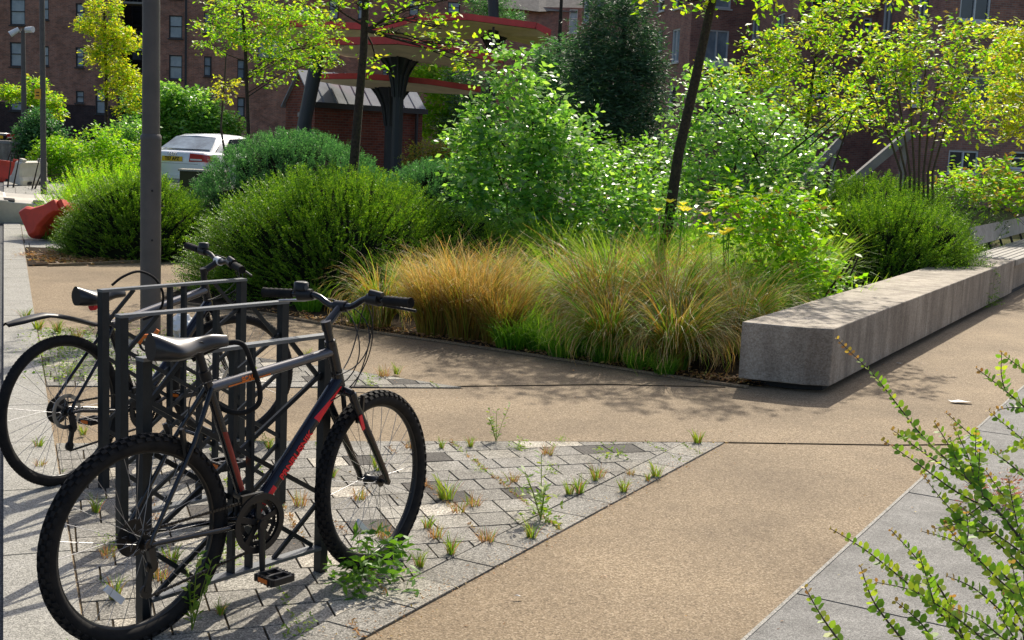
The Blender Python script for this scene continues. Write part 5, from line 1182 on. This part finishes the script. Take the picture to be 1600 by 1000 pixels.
# ------------------------------------------------------------------ silver car
def make_car(loc, rz, m, label, dark=False):
    t = empty('parked_car', loc, rz, label, 'car'); hwid = .92
    # stations along x (rear at 0): (x, z_bottom, z_belt, belt halfwidth)
    b = MB(); st_ = [(-.02, .45, .80, .70), (.0, .30, .95, .80), (.06, .26, 1.00, .86), (.5, .24, 1.01, .91), (1.1, .22, .985, .92), (2.4, .22, .95, .92), (3.5, .22, .92, .91), (4.3, .24, .80, .87), (4.75, .28, .66, .76), (4.85, .36, .56, .66)]
    vs = []; n = 12
    for (x, z0, z1, hw) in st_:
        prof = [(hw * .92, z0), (hw, z0 + .12), (hw * 1.0, (z0 + z1) / 2 + .04), (hw * .97, z1 - .07), (hw * .90, z1), (hw * .45, z1 + .015)]
        pr = prof + [(-y, z) for (y, z) in prof[::-1]]
        for (y, z) in pr: vs.append((x, y, z))
    fs = [(i * n + j, i * n + (j + 1) % n, (i + 1) * n + (j + 1) % n, (i + 1) * n + j) for i in range(len(st_) - 1) for j in range(n)] + [tuple(range(n))[::-1], tuple(range((len(st_) - 1) * n, len(st_) * n))]
    b.add(vs, fs, True); body = b.build('body', m, t); 
    # greenhouse
    b = MB(); gh = [(.62, 1.0, .74, 1.0), (1.35, 1.36, .60, 1.38), (1.75, 1.42, .60, 1.45), (2.5, 1.42, .60, 1.46), (2.9, 1.38, .60, 1.41), (3.75, .93, .72, .94)]; vs = []
    for (x, z, hw, zc) in gh:
        zb = .97
        for (y, zz) in ((.80 if x not in (.62, 3.75) else .76, zb if x not in (.62, 3.75) else z), (hw + .04, z - .04), (hw - .04, z), (0, zc), (-hw + .04, z), (-hw - .04, z - .04), (-.80 if x not in (.62, 3.75) else -.76, zb if x not in (.62, 3.75) else z)): vs.append((x, y, zz))
    n = 7; b.add(vs, [(i * n + j, i * n + j + 1, (i + 1) * n + j + 1, (i + 1) * n + j) for i in range(len(gh) - 1) for j in range(n - 1)], True); b.build('roof', m, t)
    # glass, set 6 mm proud
    b = MB(); b.add([(.70, -.66, 1.045), (.70, .66, 1.045), (1.27, .53, 1.335), (1.28, 0, 1.36), (1.27, -.53, 1.335)], [(0, 4, 3, 2, 1)]); 
    for i, v_ in enumerate(b.v): b.v[i] = (v_[0] - .03, v_[1], v_[2] + .03)
    b.build('rear_window', M['rearglass'], t)
    for s in (-1, 1):
        b = MB(); b.add([(1.05, s * .80, 1.02), (1.55, s * .70, 1.33), (2.6, s * .69, 1.36), (3.3, s * .79, 1.02)], [(0, 1, 2, 3)])
        for i, v_ in enumerate(b.v): b.v[i] = (v_[0], v_[1] + s * .03, v_[2])
        b.build('side_window', M['carglass'], t)
        b = MB(); b.bar((1.42, s * .838, 1.0), (1.52, s * .75, 1.32), .03, .01); b.build('window_pillar', M['black'], t)
        b = MB(); b.add([(-.03, s * .45, .98), (-.03, s * .78, .96), (-.03, s * .80, .80), (-.03, s * .42, .78), (.25, s * .905, .93), (.20, s * .925, .80), (.03, s * .86, .95), (.02, s * .88, .79)], [(0, 1, 2, 3), (1, 6, 7, 2), (6, 4, 5, 7)]); 
        for i, v_ in enumerate(b.v): b.v[i] = (v_[0] - .01, v_[1] + s * .012, v_[2])
        lm_ = b.build('tail_light', M['lampR'], t)
        b = MB(); b.box((-.047, s * .62, .835), (.006, .30, .035)); b.build('reversing_lens', M['clear'], lm_)
        for x in (.95, 3.85):
            b = MB(); b.ring((x, s * .80, .32), (1, 0, 0), (0, 0, 1), .25, .08, 28, 10, 1.2); w_ = b.build('wheel', M['rubber'], t)
            b = MB(); b.disc((x, s * .88, .32), (1, 0, 0), (0, 0, 1), .01, .20, .03, 24); b.build('rim', M['silver'], w_)
    b = MB(); b.box((-.035, 0, .42), (.06, 1.5, .10)); b.build('bumper', m, t)
    b = MB(); b.box((-.034, 0, .84), (.012, .52, .115)); pl = b.build('number_plate', M['plate'], t)
    if not dark: text_mesh('T07 APZ', .115, M['black'], pl, frame_mat((-.042, .0, .84), (0, -1, 0), (0, 0, 1)), 'plate_text', sx=.86)
    b = MB()
    for i in range(4): b.ring((-.03, -.082 + i * .055, .955), (0, 1, 0), (0, 0, 1), .034, .006, 20, 6)
    if not dark: b.build('badge', M['chrome'], t)
    b = MB(); b.box((-.012, 0, .73), (.02, 1.3, .006)); b.build('boot_line', M['black'], t)
    return t
cp = at(262, 270, 30.5)
make_car((cp.x + .12, 30.5, 0), R(78), M['carpaint'], 'silver white saloon car seen from behind beyond the shrubs')
cq = at(-5, 200, 52); make_car((cq.x, 52, 0), R(150), M['gloss'], 'dark car parked at the far left edge', True)
q = at(318, 280, 26.5); t = empty('planter_box', (q.x, 26.5, 0), R(4), 'olive timber planter box in front of the silver car', 'planter')
b = MB(); b.box((0, 0, .40), (.88, .5, .62)); b.build('box', M['olive'], t); b = MB(); b.box((0, 0, .725), (.94, .56, .035)); b.build('rim', M['slab2'], t)
for (u, v, y, s, lab) in ((15, 216, 44, (.8, .5, .45), 'grey concrete block seat near the dark car'), (134, 222, 60, (.75, .5, .3), 'grey stone bench in the planting left of the golden tree'), (5, 222, 48, (.5, .5, .4), 'pale stone block at the left picture edge')):
    q = at(u, v, y); t = empty('stone_bench', (q.x, y, 0), .2, lab, 'bench'); b = MB(); b.box((0, 0, s[2] / 2 + .15), (s[0] * .94, s[1] * .94, s[2] + .3)); b.build('block', M['conc'], t); b = MB(); b.box((0, 0, s[2] + .34), (s[0], s[1], .08)); b.build('seat', M['palestone'], t)

# ------------------------------------------------------------------ buildings
def facade(t, p0, p1, z0, z1, wins, m, frame, glass, outw=None, name='wall', bb=None):
    """brick wall between plan points with real openings; wins = (s0, s1, za, zb) in metres"""
    p0, p1 = Vector((*p0, 0)), Vector((*p1, 0)); d = (p1 - p0); L = d.length; d.normalize(); nrm_ = Vector((d.y, -d.x, 0))  # towards the camera
    wins = [(max(.05, a), min(L - .05, b_), c, e) for a, b_, c, e in wins if b_ > .1 and a < L - .1]
    ss = sorted({0, L, *[x for w_ in wins for x in w_[:2]]}); zs = sorted({z0, z1, *[x for w_ in wins for x in w_[2:]]} | ({bb} if bb else set()))
    b = MB(); P = lambda s, z, o=0: p0 + d * s + nrm_ * o + Vector((0, 0, z))
    for i in range(len(ss) - 1):
        for j in range(len(zs) - 1):
            sm_, zm = (ss[i] + ss[i + 1]) / 2, (zs[j] + zs[j + 1]) / 2
            if any(a < sm_ < b_ and c < zm < e for a, b_, c, e in wins): continue
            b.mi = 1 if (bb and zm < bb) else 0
            b.add([P(ss[i], zs[j]), P(ss[i + 1], zs[j]), P(ss[i + 1], zs[j + 1]), P(ss[i], zs[j + 1])], [(0, 1, 2, 3)])
    b.mi = 0
    for a, b_, c, e in wins:
        for q in ([P(a, c), P(a, e), P(a, e, -.14), P(a, c, -.14)], [P(b_, c), P(b_, e), P(b_, e, -.14), P(b_, c, -.14)], [P(a, e), P(b_, e), P(b_, e, -.14), P(a, e, -.14)], [P(a, c), P(b_, c), P(b_, c, -.14), P(a, c, -.14)]): b.add(q, [(0, 1, 2, 3)])
    b.build(name, [m, M['brickB']], t)
    for a, b_, c, e in wins:
        f = MB(); fw = .07
        f.bar(P(a, c + fw / 2, -.07), P(b_, c + fw / 2, -.07), .06, fw); f.bar(P(a, e - fw / 2, -.07), P(b_, e - fw / 2, -.07), .06, fw)
        f.bar(P(a + fw / 2, c + fw, -.07), P(a + fw / 2, e - fw, -.07), .06 if True else 0, fw, nrm_); f.bar(P(b_ - fw / 2, c + fw, -.07), P(b_ - fw / 2, e - fw, -.07), .06, fw, nrm_)
        if b_ - a > 1.15: f.bar(P((a + b_) / 2, c + fw, -.068), P((a + b_) / 2, e - fw, -.068), .06, fw, nrm_)
        else:
            zz = c + (e - c) * (.62 if frame is M['frameW'] else .52); f.bar(P(a + fw, zz, -.068), P(b_ - fw, zz, -.068), .06, fw * .8)
        f.bar(P(a - .05, c - .05, .03), P(b_ + .05, c - .05, .03), .12, .07)
        wo_ = f.build('window', frame, t)
        g = MB(); g.add([P(a + .02, c + .02, -.10), P(b_ - .02, c + .02, -.10), P(b_ - .02, e - .02, -.10), P(a + .02, e - .02, -.10)], [(0, 1, 2, 3)]); g.build('pane', random.choice(glass), wo_)
def fac_px(t, ua, ya, ub, yb, z1, wins, m, frame, glass, vref=120, **kw):
    """facet between two measured image columns at given depths; windows measured as l, t, r, b"""
    a, b_ = at(ua, vref, ya), at(ub, vref, yb); d = Vector((b_.x - a.x, b_.y - a.y, 0)); L = d.length; d.normalize(); out = []
    n = Vector((-d.y, d.x, 0)); o = Vector((0, 0, CH))
    def hit(u, v):
        r = Vector(ray(u, v)); t_ = (Vector((a.x, a.y, 0)) - o).dot(n) / r.dot(n); p = o + r * t_; return ((p - Vector((a.x, a.y, 0))).dot(d), p.z)
    for (l, tp, r, bt) in wins:
        s0, zt = hit(l, tp); s1, _ = hit(r, tp); _, zb = hit((l + r) / 2, bt); _, zt = hit((l + r) / 2, tp); out.append((min(s0, s1), max(s0, s1), zb, max(zt, zb + .5)))
    facade(t, (a.x, a.y), (b_.x, b_.y), -.3, z1, out, m, frame, glass, **kw); return a, b_
GL = [M['glassL']]; GD = [M['glassD'], M['glassD'], M['glassL']]
t = empty('brick_flats', (-20, 80, 0), 0, 'left dark brown brick apartment block with dark framed windows', 'building')
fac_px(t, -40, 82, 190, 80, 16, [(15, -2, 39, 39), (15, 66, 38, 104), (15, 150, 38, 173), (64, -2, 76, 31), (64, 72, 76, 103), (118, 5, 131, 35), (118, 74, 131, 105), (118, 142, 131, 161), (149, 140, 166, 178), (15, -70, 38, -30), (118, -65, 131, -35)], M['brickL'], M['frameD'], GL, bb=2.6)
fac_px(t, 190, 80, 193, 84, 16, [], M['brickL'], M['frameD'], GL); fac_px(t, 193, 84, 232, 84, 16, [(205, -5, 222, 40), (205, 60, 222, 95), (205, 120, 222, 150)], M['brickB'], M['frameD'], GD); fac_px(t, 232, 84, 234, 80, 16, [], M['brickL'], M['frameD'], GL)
fac_px(t, 234, 80, 292, 80, 16, [(264, 24, 285, 60), (264, 86, 285, 124), (264, 148, 285, 180), (264, -38, 285, -2)], M['brickL'], M['frameD'], GL)
fac_px(t, 292, 80, 460, 84, 16, [(319, 88, 331, 119), (371, 93, 383, 123), (403, 57, 446, 92), (319, 20, 331, 52), (371, 25, 383, 56), (319, 150, 331, 180), (371, 152, 383, 182)], M['brickL'], M['frameD'], GL)
for z in (3.4, 6.1, 8.9):
    q = at(205, 100, 80); b = MB(); b.box((q.x - (-20), .4, z), (2.0, 1.4, .12)); b.build('balcony', M['palestone'], t)
    b = MB()
    for i in range(9): b.bar((q.x + 20 - .95 + i * .237, -.28, z + .06), (q.x + 20 - .95 + i * .237, -.28, z + 1.05), .03, .03, (1, 0, 0))
    b.bar((q.x + 20 - 1, -.28, z + 1.08), (q.x + 20 + 1, -.28, z + 1.08), .04, .04); b.build('railing', M['frameD'], t)
for o in list(t.children):
    pass
def rebase(t):
    """walls were built in world coordinates; move them under their empty"""
    for ch in t.children:
        if ch.name.split('.')[0] in ('wall', 'window', 'roof', 'roof_slab', 'drainpipe'):
            for obj in [ch] + list(ch.children): 
                obj.data.transform(Matrix.Translation(-t.location)) if not obj.get('_r') else None
def drain(t, u, y, z1):
    q = at(u, 100, y); b = MB(); b.tube([(q.x, y - .12, 0), (q.x, y - .12, z1)], .07, 8); b.build('drainpipe', M['frameD'], t)
drain(t, 291, 79.9, 16); drain(t, 187, 79.9, 16)
rebase(t)
t = empty('brick_flats', (-4, 95, 0), 0, 'middle brick block behind the canopies with a pale slate roof', 'building')
fac_px(t, 440, 92, 610, 96, 16, [(515, 0, 530, 30), (515, 60, 530, 95), (560, 0, 575, 30), (598, 108, 607, 120), (470, 10, 485, 45)], M['brickL'], M['frameD'], GL, bb=None)
fac_px(t, 610, 96, 762, 98, 16, [(700, 3, 719, 21), (640, 0, 655, 25), (610, 108, 622, 140)], M['brickL'], M['frameD'], GL)
a, b_ = at(756, 15, 100), at(930, 15, 100)
fac_px(t, 762, 100, 930, 98, at(840, 14, 100).z, [(811, 10.5, 820, 30), (890, 14.5, 903, 52)], M['brickR'], M['frameW'], GL)
fac_px(t, 905, 96, 1000, 92, 16, [(914, -20, 923, 35), (934, -20, 944, 20), (914, 60, 923, 110), (990, -10, 1003, 10)], M['brickR'], M['frameW'], GL)
z = at(840, 14, 100).z
b = MB(); b.add([(a.x - 1, 99.3, z - .1), (b_.x - 1, 98.3, z - .3), (b_.x, 106, z + 5.2), (a.x, 107, z + 5)], [(0, 1, 2, 3)]); b.add([(a.x + 2, 99.0, z - .12), (a.x + 4.2, 98.4, z - .35), (a.x + 6.4, 99.0, z - .12), (a.x + 4.2, 104, z + 3.6)], [(0, 1, 3), (1, 2, 3)]); b.build('roof', M['slate'], t)
q = at(862, 40, 99.2); b = MB(); n = 12; vs = [(q.x + math.cos(i / n * math.pi) * .62, 99.0, 9.2 + (q.z - 9.2 + 0) + math.sin(i / n * math.pi) * .62) for i in range(n + 1)] + [(q.x - .62, 99.0, q.z - 1.6), (q.x + .62, 99.0, q.z - 1.6)]
b.add(vs, [tuple(range(n + 1)) + (n + 1, n + 2)]); o = b.build('archway', M['recess_shade'], t); o.data.transform(Matrix.Translation(-t.location))
rebase(t)
t = empty('brick_flats', (14, 60, 0), 0, 'right plum brick apartment block stepping forward in bays with white windows', 'building')
WIN = [
 ((985, 70, 1075, 60), [(1029, -10, 1039, 17), (1056, -10, 1067, 12), (1028, 48, 1036, 80), (1051, 45, 1063, 97), (1022, 135, 1031, 187), (1046, 134, 1057, 183), (1042, 218, 1052, 255)]),
 ((1075, 60, 1167, 61), [(1103, 47, 1140, 97), (1118, -20, 1144, 13), (1100, 150, 1138, 190)]),
 ((1167, 61, 1240, 52.5), [(1176, 28, 1188, 60), (1215, 21, 1227, 55), (1170, 125, 1182, 165), (1210, 125, 1222, 165), (1165, 215, 1177, 255)]),
 ((1240, 52.5, 1365, 53.5), [(1350, 28, 1363, 47), (1270, 110, 1300, 150), (1262, 198, 1274, 225), (1270, -20, 1300, 15)]),
 ((1365, 53.5, 1468, 45), [(1383, -15, 1397, 57), (1437, -15, 1453, 40), (1372, 117, 1384, 152), (1425, 120, 1440, 165)]),
 ((1468, 45, 1660, 46), [(1503, -20, 1551, 33), (1483, 235, 1530, 270), (1580, 237, 1625, 265), (1503, 120, 1551, 165), (1590, 100, 1640, 150)])]
for (f, ws) in WIN: fac_px(t, *f, 16, ws, M['brickR'], M['frameW'], GD)
q = at(1122, 97, 60.2); b = MB(); b.box((q.x - 14, .0, q.z - .15), (1.25, .35, .3)); b.build('window_box', M['frameW'], t)
drain(t, 1563, 45.8, 16); rebase(t)
# inclined pale copings by the flats
for (p, q_, y, lab) in (((1285, 250), (1313, 220), 30, 'short inclined pale concrete coping in front of the right flats'), ((1350, 268), (1425, 205), 26, 'long inclined pale stair parapet behind the multi stemmed maple')):
    a, c = at(*p, y), at(*q_, y); t = empty('stair_parapet', (a.x, y, 0), 0, lab, 'parapet'); b = MB(); e = Vector((c.x - a.x, 0, 0)); dz = (c.z - a.z)
    st0 = Vector((-(a.z - .1) * 1.0, 0, .05)) if False else Vector((-.9, 0, a.z - .9 * dz / e.x))
    b.bar(st0, (e.x, 0, c.z), .2, .17); b.build('coping', M['palestone'], t)
    b = MB(); b.bar((e.x - .12, .05, 0), (e.x - .12, .05, c.z - .2), .10, .12, (0, 1, 0)); b.bar((-.6, 0, 0), (-.6, 0, max(.1, a.z - .75 * dz / e.x)), .12, .12, (0, 1, 0)); b.build('pier', M['palestone'], t)

# ------------------------------------------------------------------ brick hut
A_, B_, C_ = at(447, 158, 38.5), at(492, 158, 36.5), at(661, 163, 40.0)
t = empty('brick_hut', (B_.x, B_.y, 0), 0, 'small red brick hut with grey metal roof and green door', 'building')
O = Vector((B_.x, B_.y, 0)); a0, b0, c0 = [Vector((p.x, p.y, 0)) - O for p in (A_, B_, C_)]; d0 = a0 + (c0 - b0); ze = 2.42
zr = at(466, 112, 37.7).z
b = MB(); m1, m2 = (a0 + b0) / 2, (d0 + c0) / 2; U = lambda v, z: Vector((v.x, v.y, z))
b.add([U(a0, 0), U(b0, 0), U(b0, ze), U(m1, zr), U(a0, ze)], [(0, 1, 2, 3, 4)]); b.add([U(b0, 0), U(c0, 0), U(c0, ze), U(b0, ze)], [(0, 1, 2, 3)]); b.add([U(c0, 0), U(d0, 0), U(d0, ze), U(m2, zr), U(c0, ze)], [(0, 1, 2, 3, 4)]); b.add([U(d0, 0), U(a0, 0), U(a0, ze), U(d0, ze)], [(0, 1, 2, 3)])
b.build('wall', M['brickH'], t)
b = MB(); dl = (c0 - b0).normalized(); dw = (b0 - a0).normalized(); ov = .12
def roofside(e0, e1, s):
    k = (ze - zr) / ((b0 - a0).length / 2) * .18
    p = [U(e0 + dw * s * .18 - dl * ov, ze + k + .05), U(e1 + dw * s * .18 + dl * ov, ze + k + .05), U(m2 + dl * ov, zr + .05), U(m1 - dl * ov, zr + .05)]
    b.add(p + [q - Vector((0, 0, .05)) for q in p], [(0, 1, 2, 3), (7, 6, 5, 4), (0, 4, 5, 1), (1, 5, 6, 2), (2, 6, 7, 3), (3, 7, 4, 0)])
    for i in range(1, 10):
        f = i / 10; b.bar(p[0].lerp(p[1], f) + Vector((0, 0, .02)), p[3].lerp(p[2], f) + Vector((0, 0, .02)), .025, .02)
roofside(b0, c0, 1); roofside(a0, d0, -1); b.build('roof', M['zinc'], t)
b = MB(); k = dw * .14; b.bar(U(b0 + k - dl * .1, ze - .06), U(c0 + k + dl * .1, ze - .06), .10, .16); b.tube([U(c0 + k - dl * .35, 0), U(c0 + k - dl * .35, ze - .1)], .05, 8); b.build('gutter', M['frameD'], t)
dn = Vector((-dl.x, -dl.y, 0)); dn = (Vector((dw.y, -dw.x, 0))); 
b = MB(); p = a0.lerp(b0, .52); q = a0.lerp(b0, .92) ; b.bar(U((p + q) / 2 + dn * .03, 0), U((p + q) / 2 + dn * .03, 2.0), (q - p).length * .9, .06, -dn if False else dn); 
dr = b.build('door', M['doorG'], t)
b = MB(); b.bar(U(p + dn * .05, 2.08), U(q + dn * .05, 2.08), .08, .12); b.build('lintel', M['palestone'], t)

# ------------------------------------------------------------------ red edged canopies on flared columns
def canopy(outline, y0, depth, colx, label, zdrop=.16, lean=None, col_to=None, tilt=.0):
    """outline: measured fascia points (u, v) left to right along the front edge at depth y0"""
    pts = [at(u, v, y0) for u, v in outline]; cx = at(colx[0], 100, y0 + depth / 2); t = empty('market_canopy', (cx.x, y0 + depth / 2, 0), 0, label, 'canopy'); O = t.location.copy()
    f = [p - O for p in pts]; n = len(f); bk = [Vector((p.x * .85, p.y + depth, p.z - tilt)) for p in f]; th = zdrop
    b = MB(); vs = f + bk; b.add([v + Vector((0, 0, .0)) for v in vs], [(i, i + 1, n + i + 1, n + i) for i in range(n - 1)]); b.build('roof_deck', M['slate'], t)
    b = MB(); lo = [v - Vector((0, 0, th * .96)) for v in vs]; cc = Vector((0, 0, sum(v.z for v in f[n // 2 - 1:n // 2 + 1]) / 2 - th - .22)); rg_ = lo[:n] + lo[n:][::-1]; b.add(rg_ + [cc], [(i, (i + 1) % len(rg_), len(rg_)) for i in range(len(rg_))])
    cz = min(v.z for v in f) - th * 1.0; b.build('soffit', M['soffit'], t)
    b = MB(); ring = f + bk[::-1]; m_ = len(ring)
    for i in range(m_):
        p, q = ring[i], ring[(i + 1) % m_]; b.bar(p - Vector((0, 0, th * .40)), q - Vector((0, 0, th * .40)), .05, th * .98)
    b.build('fascia', M['redfascia'], t)
    zt = sum(v.z for v in f[n // 2 - 1:n // 2 + 1]) / 2 - th - .2; top = Vector((0, 0, zt)); bot = Vector((lean or 0, 0, 0)); w_ = .15
    b = MB(); k = 8
    H = zt; fl = [(0, w_), (H - 1.0, w_), (H - .7, w_ * 1.25), (H - .4, w_ * 1.7), (H - .15, w_ * 2.6), (H + .06, w_ * 3.7)]
    vs = []
    for z, r_ in fl:
        c = bot.lerp(top, z / H)
        for i in range(k): a = math.pi / 4 * i + math.pi / 8; vs.append((c.x + math.cos(a) * r_, c.y + math.sin(a) * r_, z))
    b.add(vs, [(i * k + j, i * k + (j + 1) % k, (i + 1) * k + (j + 1) % k, (i + 1) * k + j) for i in range(len(fl) - 1) for j in range(k)], False); b.build('column', M['column'], t)
    b = MB()
    for i in range(8):
        a = math.pi / 4 * i
        b.tube([(bot.lerp(top, z / H).x + math.cos(a) * r_ * 1.02, math.sin(a) * r_ * 1.02, z) for z, r_ in fl[1:]], .03, 5)
    b.build('rib', M['column'], t)
    return t
canopy([(487, 60), (622, 58), (665, 64), (785, 88)], 32.6, 4.2, (624, 90), 'nearest red edged canopy on a flared column before the hut', .19)
canopy([(482, 116), (560, 115), (620, 119), (672, 124), (750, 136)], 35.2, 2.6, (612, 125), 'lowest red edged canopy just above the hut roof', .15)
canopy([(590, 42), (650, 24), (730, 22), (838, 36), (860, 47)], 45, 5.5, (770, 40), 'highest red edged canopy at the upper middle', .22)
canopy([(380, 34), (420, 30), (570, 37), (613, 53)], 43, 5, (500, 60), 'left red edged canopy behind the green maple crown', .22, lean=-.9)
q = at(485, 150, 34); b = MB(); p0, p1 = at(474, 200, 34), at(492, 112, 34); dd = (p1 - p0); b.tube([p0 - dd * (p0.z / dd.z) - Vector((q.x, 34, 0)), p1 + dd * .1 - Vector((q.x, 34, 0))], [.17, .19], 10)
t = empty('leaning_column', (q.x, 34, 0), 0, 'dark leaning column in front of the hut gable', 'column'); b.build('shaft', M['column'], t)
q = at(765, 10, 44); b = MB(); b.tube([(0, 0, 0), (0, 0, at(765, 20, 44).z), (-.25, 0, 9)], [.2, .2, .17], 10); t = empty('leaning_column', (q.x + .1, 46.5, 0), 0, 'blue grey mast rising above the highest canopy', 'column'); b.build('shaft', M['column'], t)

# ------------------------------------------------------------------ foreground honeysuckle sprays at the right
F0 = at(1640, 1010, 2.6); t = empty('foreground_shrub', (F0.x, F0.y, 0), 0, 'green small leaved sprays reaching in from the lower right corner', 'shrub'); O = Vector((F0.x, F0.y, 0))
ST = [([(1308, 530, 3.1), (1370, 592, 3.05), (1440, 680, 3.0), (1510, 748, 2.9), (1560, 800, 2.85), (1640, 900, 2.75)], 1.6),
 ([(1380, 688, 3.0), (1430, 722, 2.95), (1500, 772, 2.9), (1560, 800, 2.85)], 1), ([(1395, 672, 3.05), (1450, 712, 3.0), (1500, 745, 2.95)], .9),
 ([(1298, 826, 2.7), (1350, 858, 2.68), (1410, 905, 2.65), (1470, 960, 2.6), (1530, 1030, 2.55)], 1.2), ([(1392, 828, 2.72), (1430, 870, 2.7), (1475, 930, 2.65), (1510, 1010, 2.6)], 1),
 ([(1345, 885, 2.6), (1365, 940, 2.58), (1410, 1000, 2.55)], .9), ([(1258, 918, 2.5), (1285, 965, 2.48), (1325, 1020, 2.45)], .9),
 ([(1525, 575, 3.2), (1570, 610, 3.15), (1640, 670, 3.1)], 1), ([(1478, 645, 3.1), (1530, 690, 3.05), (1590, 735, 3.0), (1650, 790, 2.95)], 1), ([(1545, 642, 3.15), (1590, 680, 3.1), (1650, 730, 3.05)], .9),
 ([(1478, 822, 2.75), (1520, 865, 2.7), (1570, 900, 2.68), (1650, 980, 2.6)], 1.1), ([(1370, 910, 2.6), (1430, 925, 2.58), (1500, 970, 2.55), (1560, 1020, 2.5)], 1),
 ([(1460, 660, 3.0), (1485, 700, 2.98), (1510, 748, 2.9)], .7), ([(1490, 665, 3.0), (1515, 720, 2.95), (1525, 762, 2.88)], .7), ([(1525, 670, 3.0), (1525, 730, 2.95), (1535, 775, 2.85)], .7),
 ([(1400, 940, 2.6), (1440, 975, 2.58), (1470, 1020, 2.5)], .8), ([(1440, 830, 2.7), (1500, 850, 2.68), (1560, 905, 2.65), (1620, 960, 2.6)], .9), ([(1500, 790, 2.85), (1550, 830, 2.8), (1620, 880, 2.75)], .9),
 ([(1565, 552, 3.3), (1600, 578, 3.3), (1640, 600, 3.3)], .6), ([(1540, 735, 2.95), (1580, 790, 2.9), (1640, 850, 2.8)], .9), ([(1575, 745, 2.9), (1585, 800, 2.85), (1600, 860, 2.8)], .8),
 ([(1480, 900, 2.62), (1530, 925, 2.6), (1600, 990, 2.55)], .9), ([(1530, 880, 2.7), (1570, 930, 2.65), (1620, 1010, 2.6)], 1), ([(1560, 640, 3.1), (1600, 640, 3.1), (1650, 690, 3.0)], .7), ([(1440, 740, 2.9), (1490, 800, 2.88), (1560, 850, 2.8), (1640, 930, 2.7)], 1),
 ([(1490, 950, 2.5), (1540, 975, 2.5), (1600, 1030, 2.45)], 1), ([(1580, 880, 2.6), (1600, 940, 2.55), (1640, 1000, 2.5)], 1), ([(1555, 950, 2.5), (1580, 990, 2.48), (1620, 1040, 2.45)], 1)]
side = []
for pts, sc_ in ST:
    if sc_ < .9: continue
    for k in range(2 if sc_ > 1.3 else 1 if random.random() < .6 else 0):
        i = random.randint(1, len(pts) - 2) if len(pts) > 2 else 0; f = random.random(); a_ = [pts[i][q] + (pts[i + 1][q] - pts[i][q]) * f for q in range(3)]
        sg = random.choice((-1, 1)); L_ = random.uniform(35, 95); an = math.atan2(pts[i][1] - pts[i + 1][1], pts[i][0] - pts[i + 1][0]) + sg * random.uniform(.5, .95)
        e_ = (a_[0] + math.cos(an) * L_, a_[1] + math.sin(an) * L_, a_[2] + random.uniform(-.05, .08)); m_ = ((a_[0] + e_[0]) / 2 + random.uniform(-5, 5), (a_[1] + e_[1]) / 2 + random.uniform(-5, 5), (a_[2] + e_[2]) / 2)
        side.append(([e_, m_, tuple(a_)], .5))
ST += side
Q = []; QT = []; b = MB()
for pts, sc_ in ST:
    P = smoothpts([at(*p) - O for p in pts], 8); n = len(P)
    b.tube(P, [.0008 + .0022 * sc_ * (i / n) for i in range(n)], 6)
    # leaves in opposite pairs
    acc = 0; L = sum((P[i + 1] - P[i]).length for i in range(n - 1)); sp = .0130; k = 0; d_ = 0
    for i in range(n - 1):
        seg = (P[i + 1] - P[i]); sl_ = seg.length
        while d_ < acc + sl_:
            f = (d_ - acc) / sl_; p = P[i] + seg * f; dr_ = (-seg).normalized(); sd2 = dr_.cross(Vector((0, -.6, .8))).normalized(); upn = sd2.cross(dr_)
            fr = d_ / L; ll = (.010 + .0120 * min(1, fr * 3)) * random.uniform(.65, 1.2)
            for s in (-1, 1):
                D = dr_ * .5 + sd2 * s + upn * random.uniform(-.3, .9); N = upn + Vector([random.uniform(-.9, .9) for _ in range(3)])
                (QT if fr < .10 else Q).append((p, D, N, ll))
            d_ += sp * random.uniform(.85, 1.2)
        acc += sl_
def oval(L_):
    B = np.array([list(x[0]) for x in L_]); D = nrm(np.array([list(x[1]) for x in L_])); N = np.array([list(x[2]) for x in L_]); l = np.array([x[3] for x in L_])[:, None]
    S = nrm(np.cross(D, N)); N2 = np.cross(S, D); w_ = l * .33
    return np.stack([B, B + D * l * .3 + S * w_ + N2 * w_ * .2, B + D * l * .72 + S * w_ * .9 + N2 * w_ * .2, B + D * l, B + D * l * .72 - S * w_ * .9 + N2 * w_ * .2, B + D * l * .3 - S * w_ + N2 * w_ * .2], 1)
for pts, sc_ in ST:
    if pts[-1][0] >= 1600 or pts[-1][1] >= 1000:
        e_ = at(*pts[-1]) - O; b.tube([e_, Vector((e_.x * .55 + .03, e_.y * .6, e_.z * .45)), Vector((random.uniform(-.03, .05), random.uniform(-.04, .04), 0))], [.003, .005, .007], 6)
b.build('stem', M['twig'], t); npquads('foliage', oval(Q), LM['spray'], t, nper=6); npquads('new_growth', oval(QT), LM['tipc'], t, nper=6)
p = gp(1570, 800); t = empty('dried_plant', (p.x, p.y, 0), 0, 'reddish brown dried plant on the grey slabs behind the sprays', 'plant')
Qr, _ = leafcloud([(0, 0, .08, .2, .14, .08), (.12, .05, .1, .16, .14, .08)], .022, 5200, .3, .8, 6, .06); npquads('foliage', Qr, LM['pink'], t)
b = MB()
for i in range(14): a = random.uniform(0, 6.28); b.tube([(0, 0, 0), (math.cos(a) * .12, math.sin(a) * .1, .08), (math.cos(a) * .2, math.sin(a) * .16, .13)], .0015, 4)
b.build('stem', M['twig'], t)
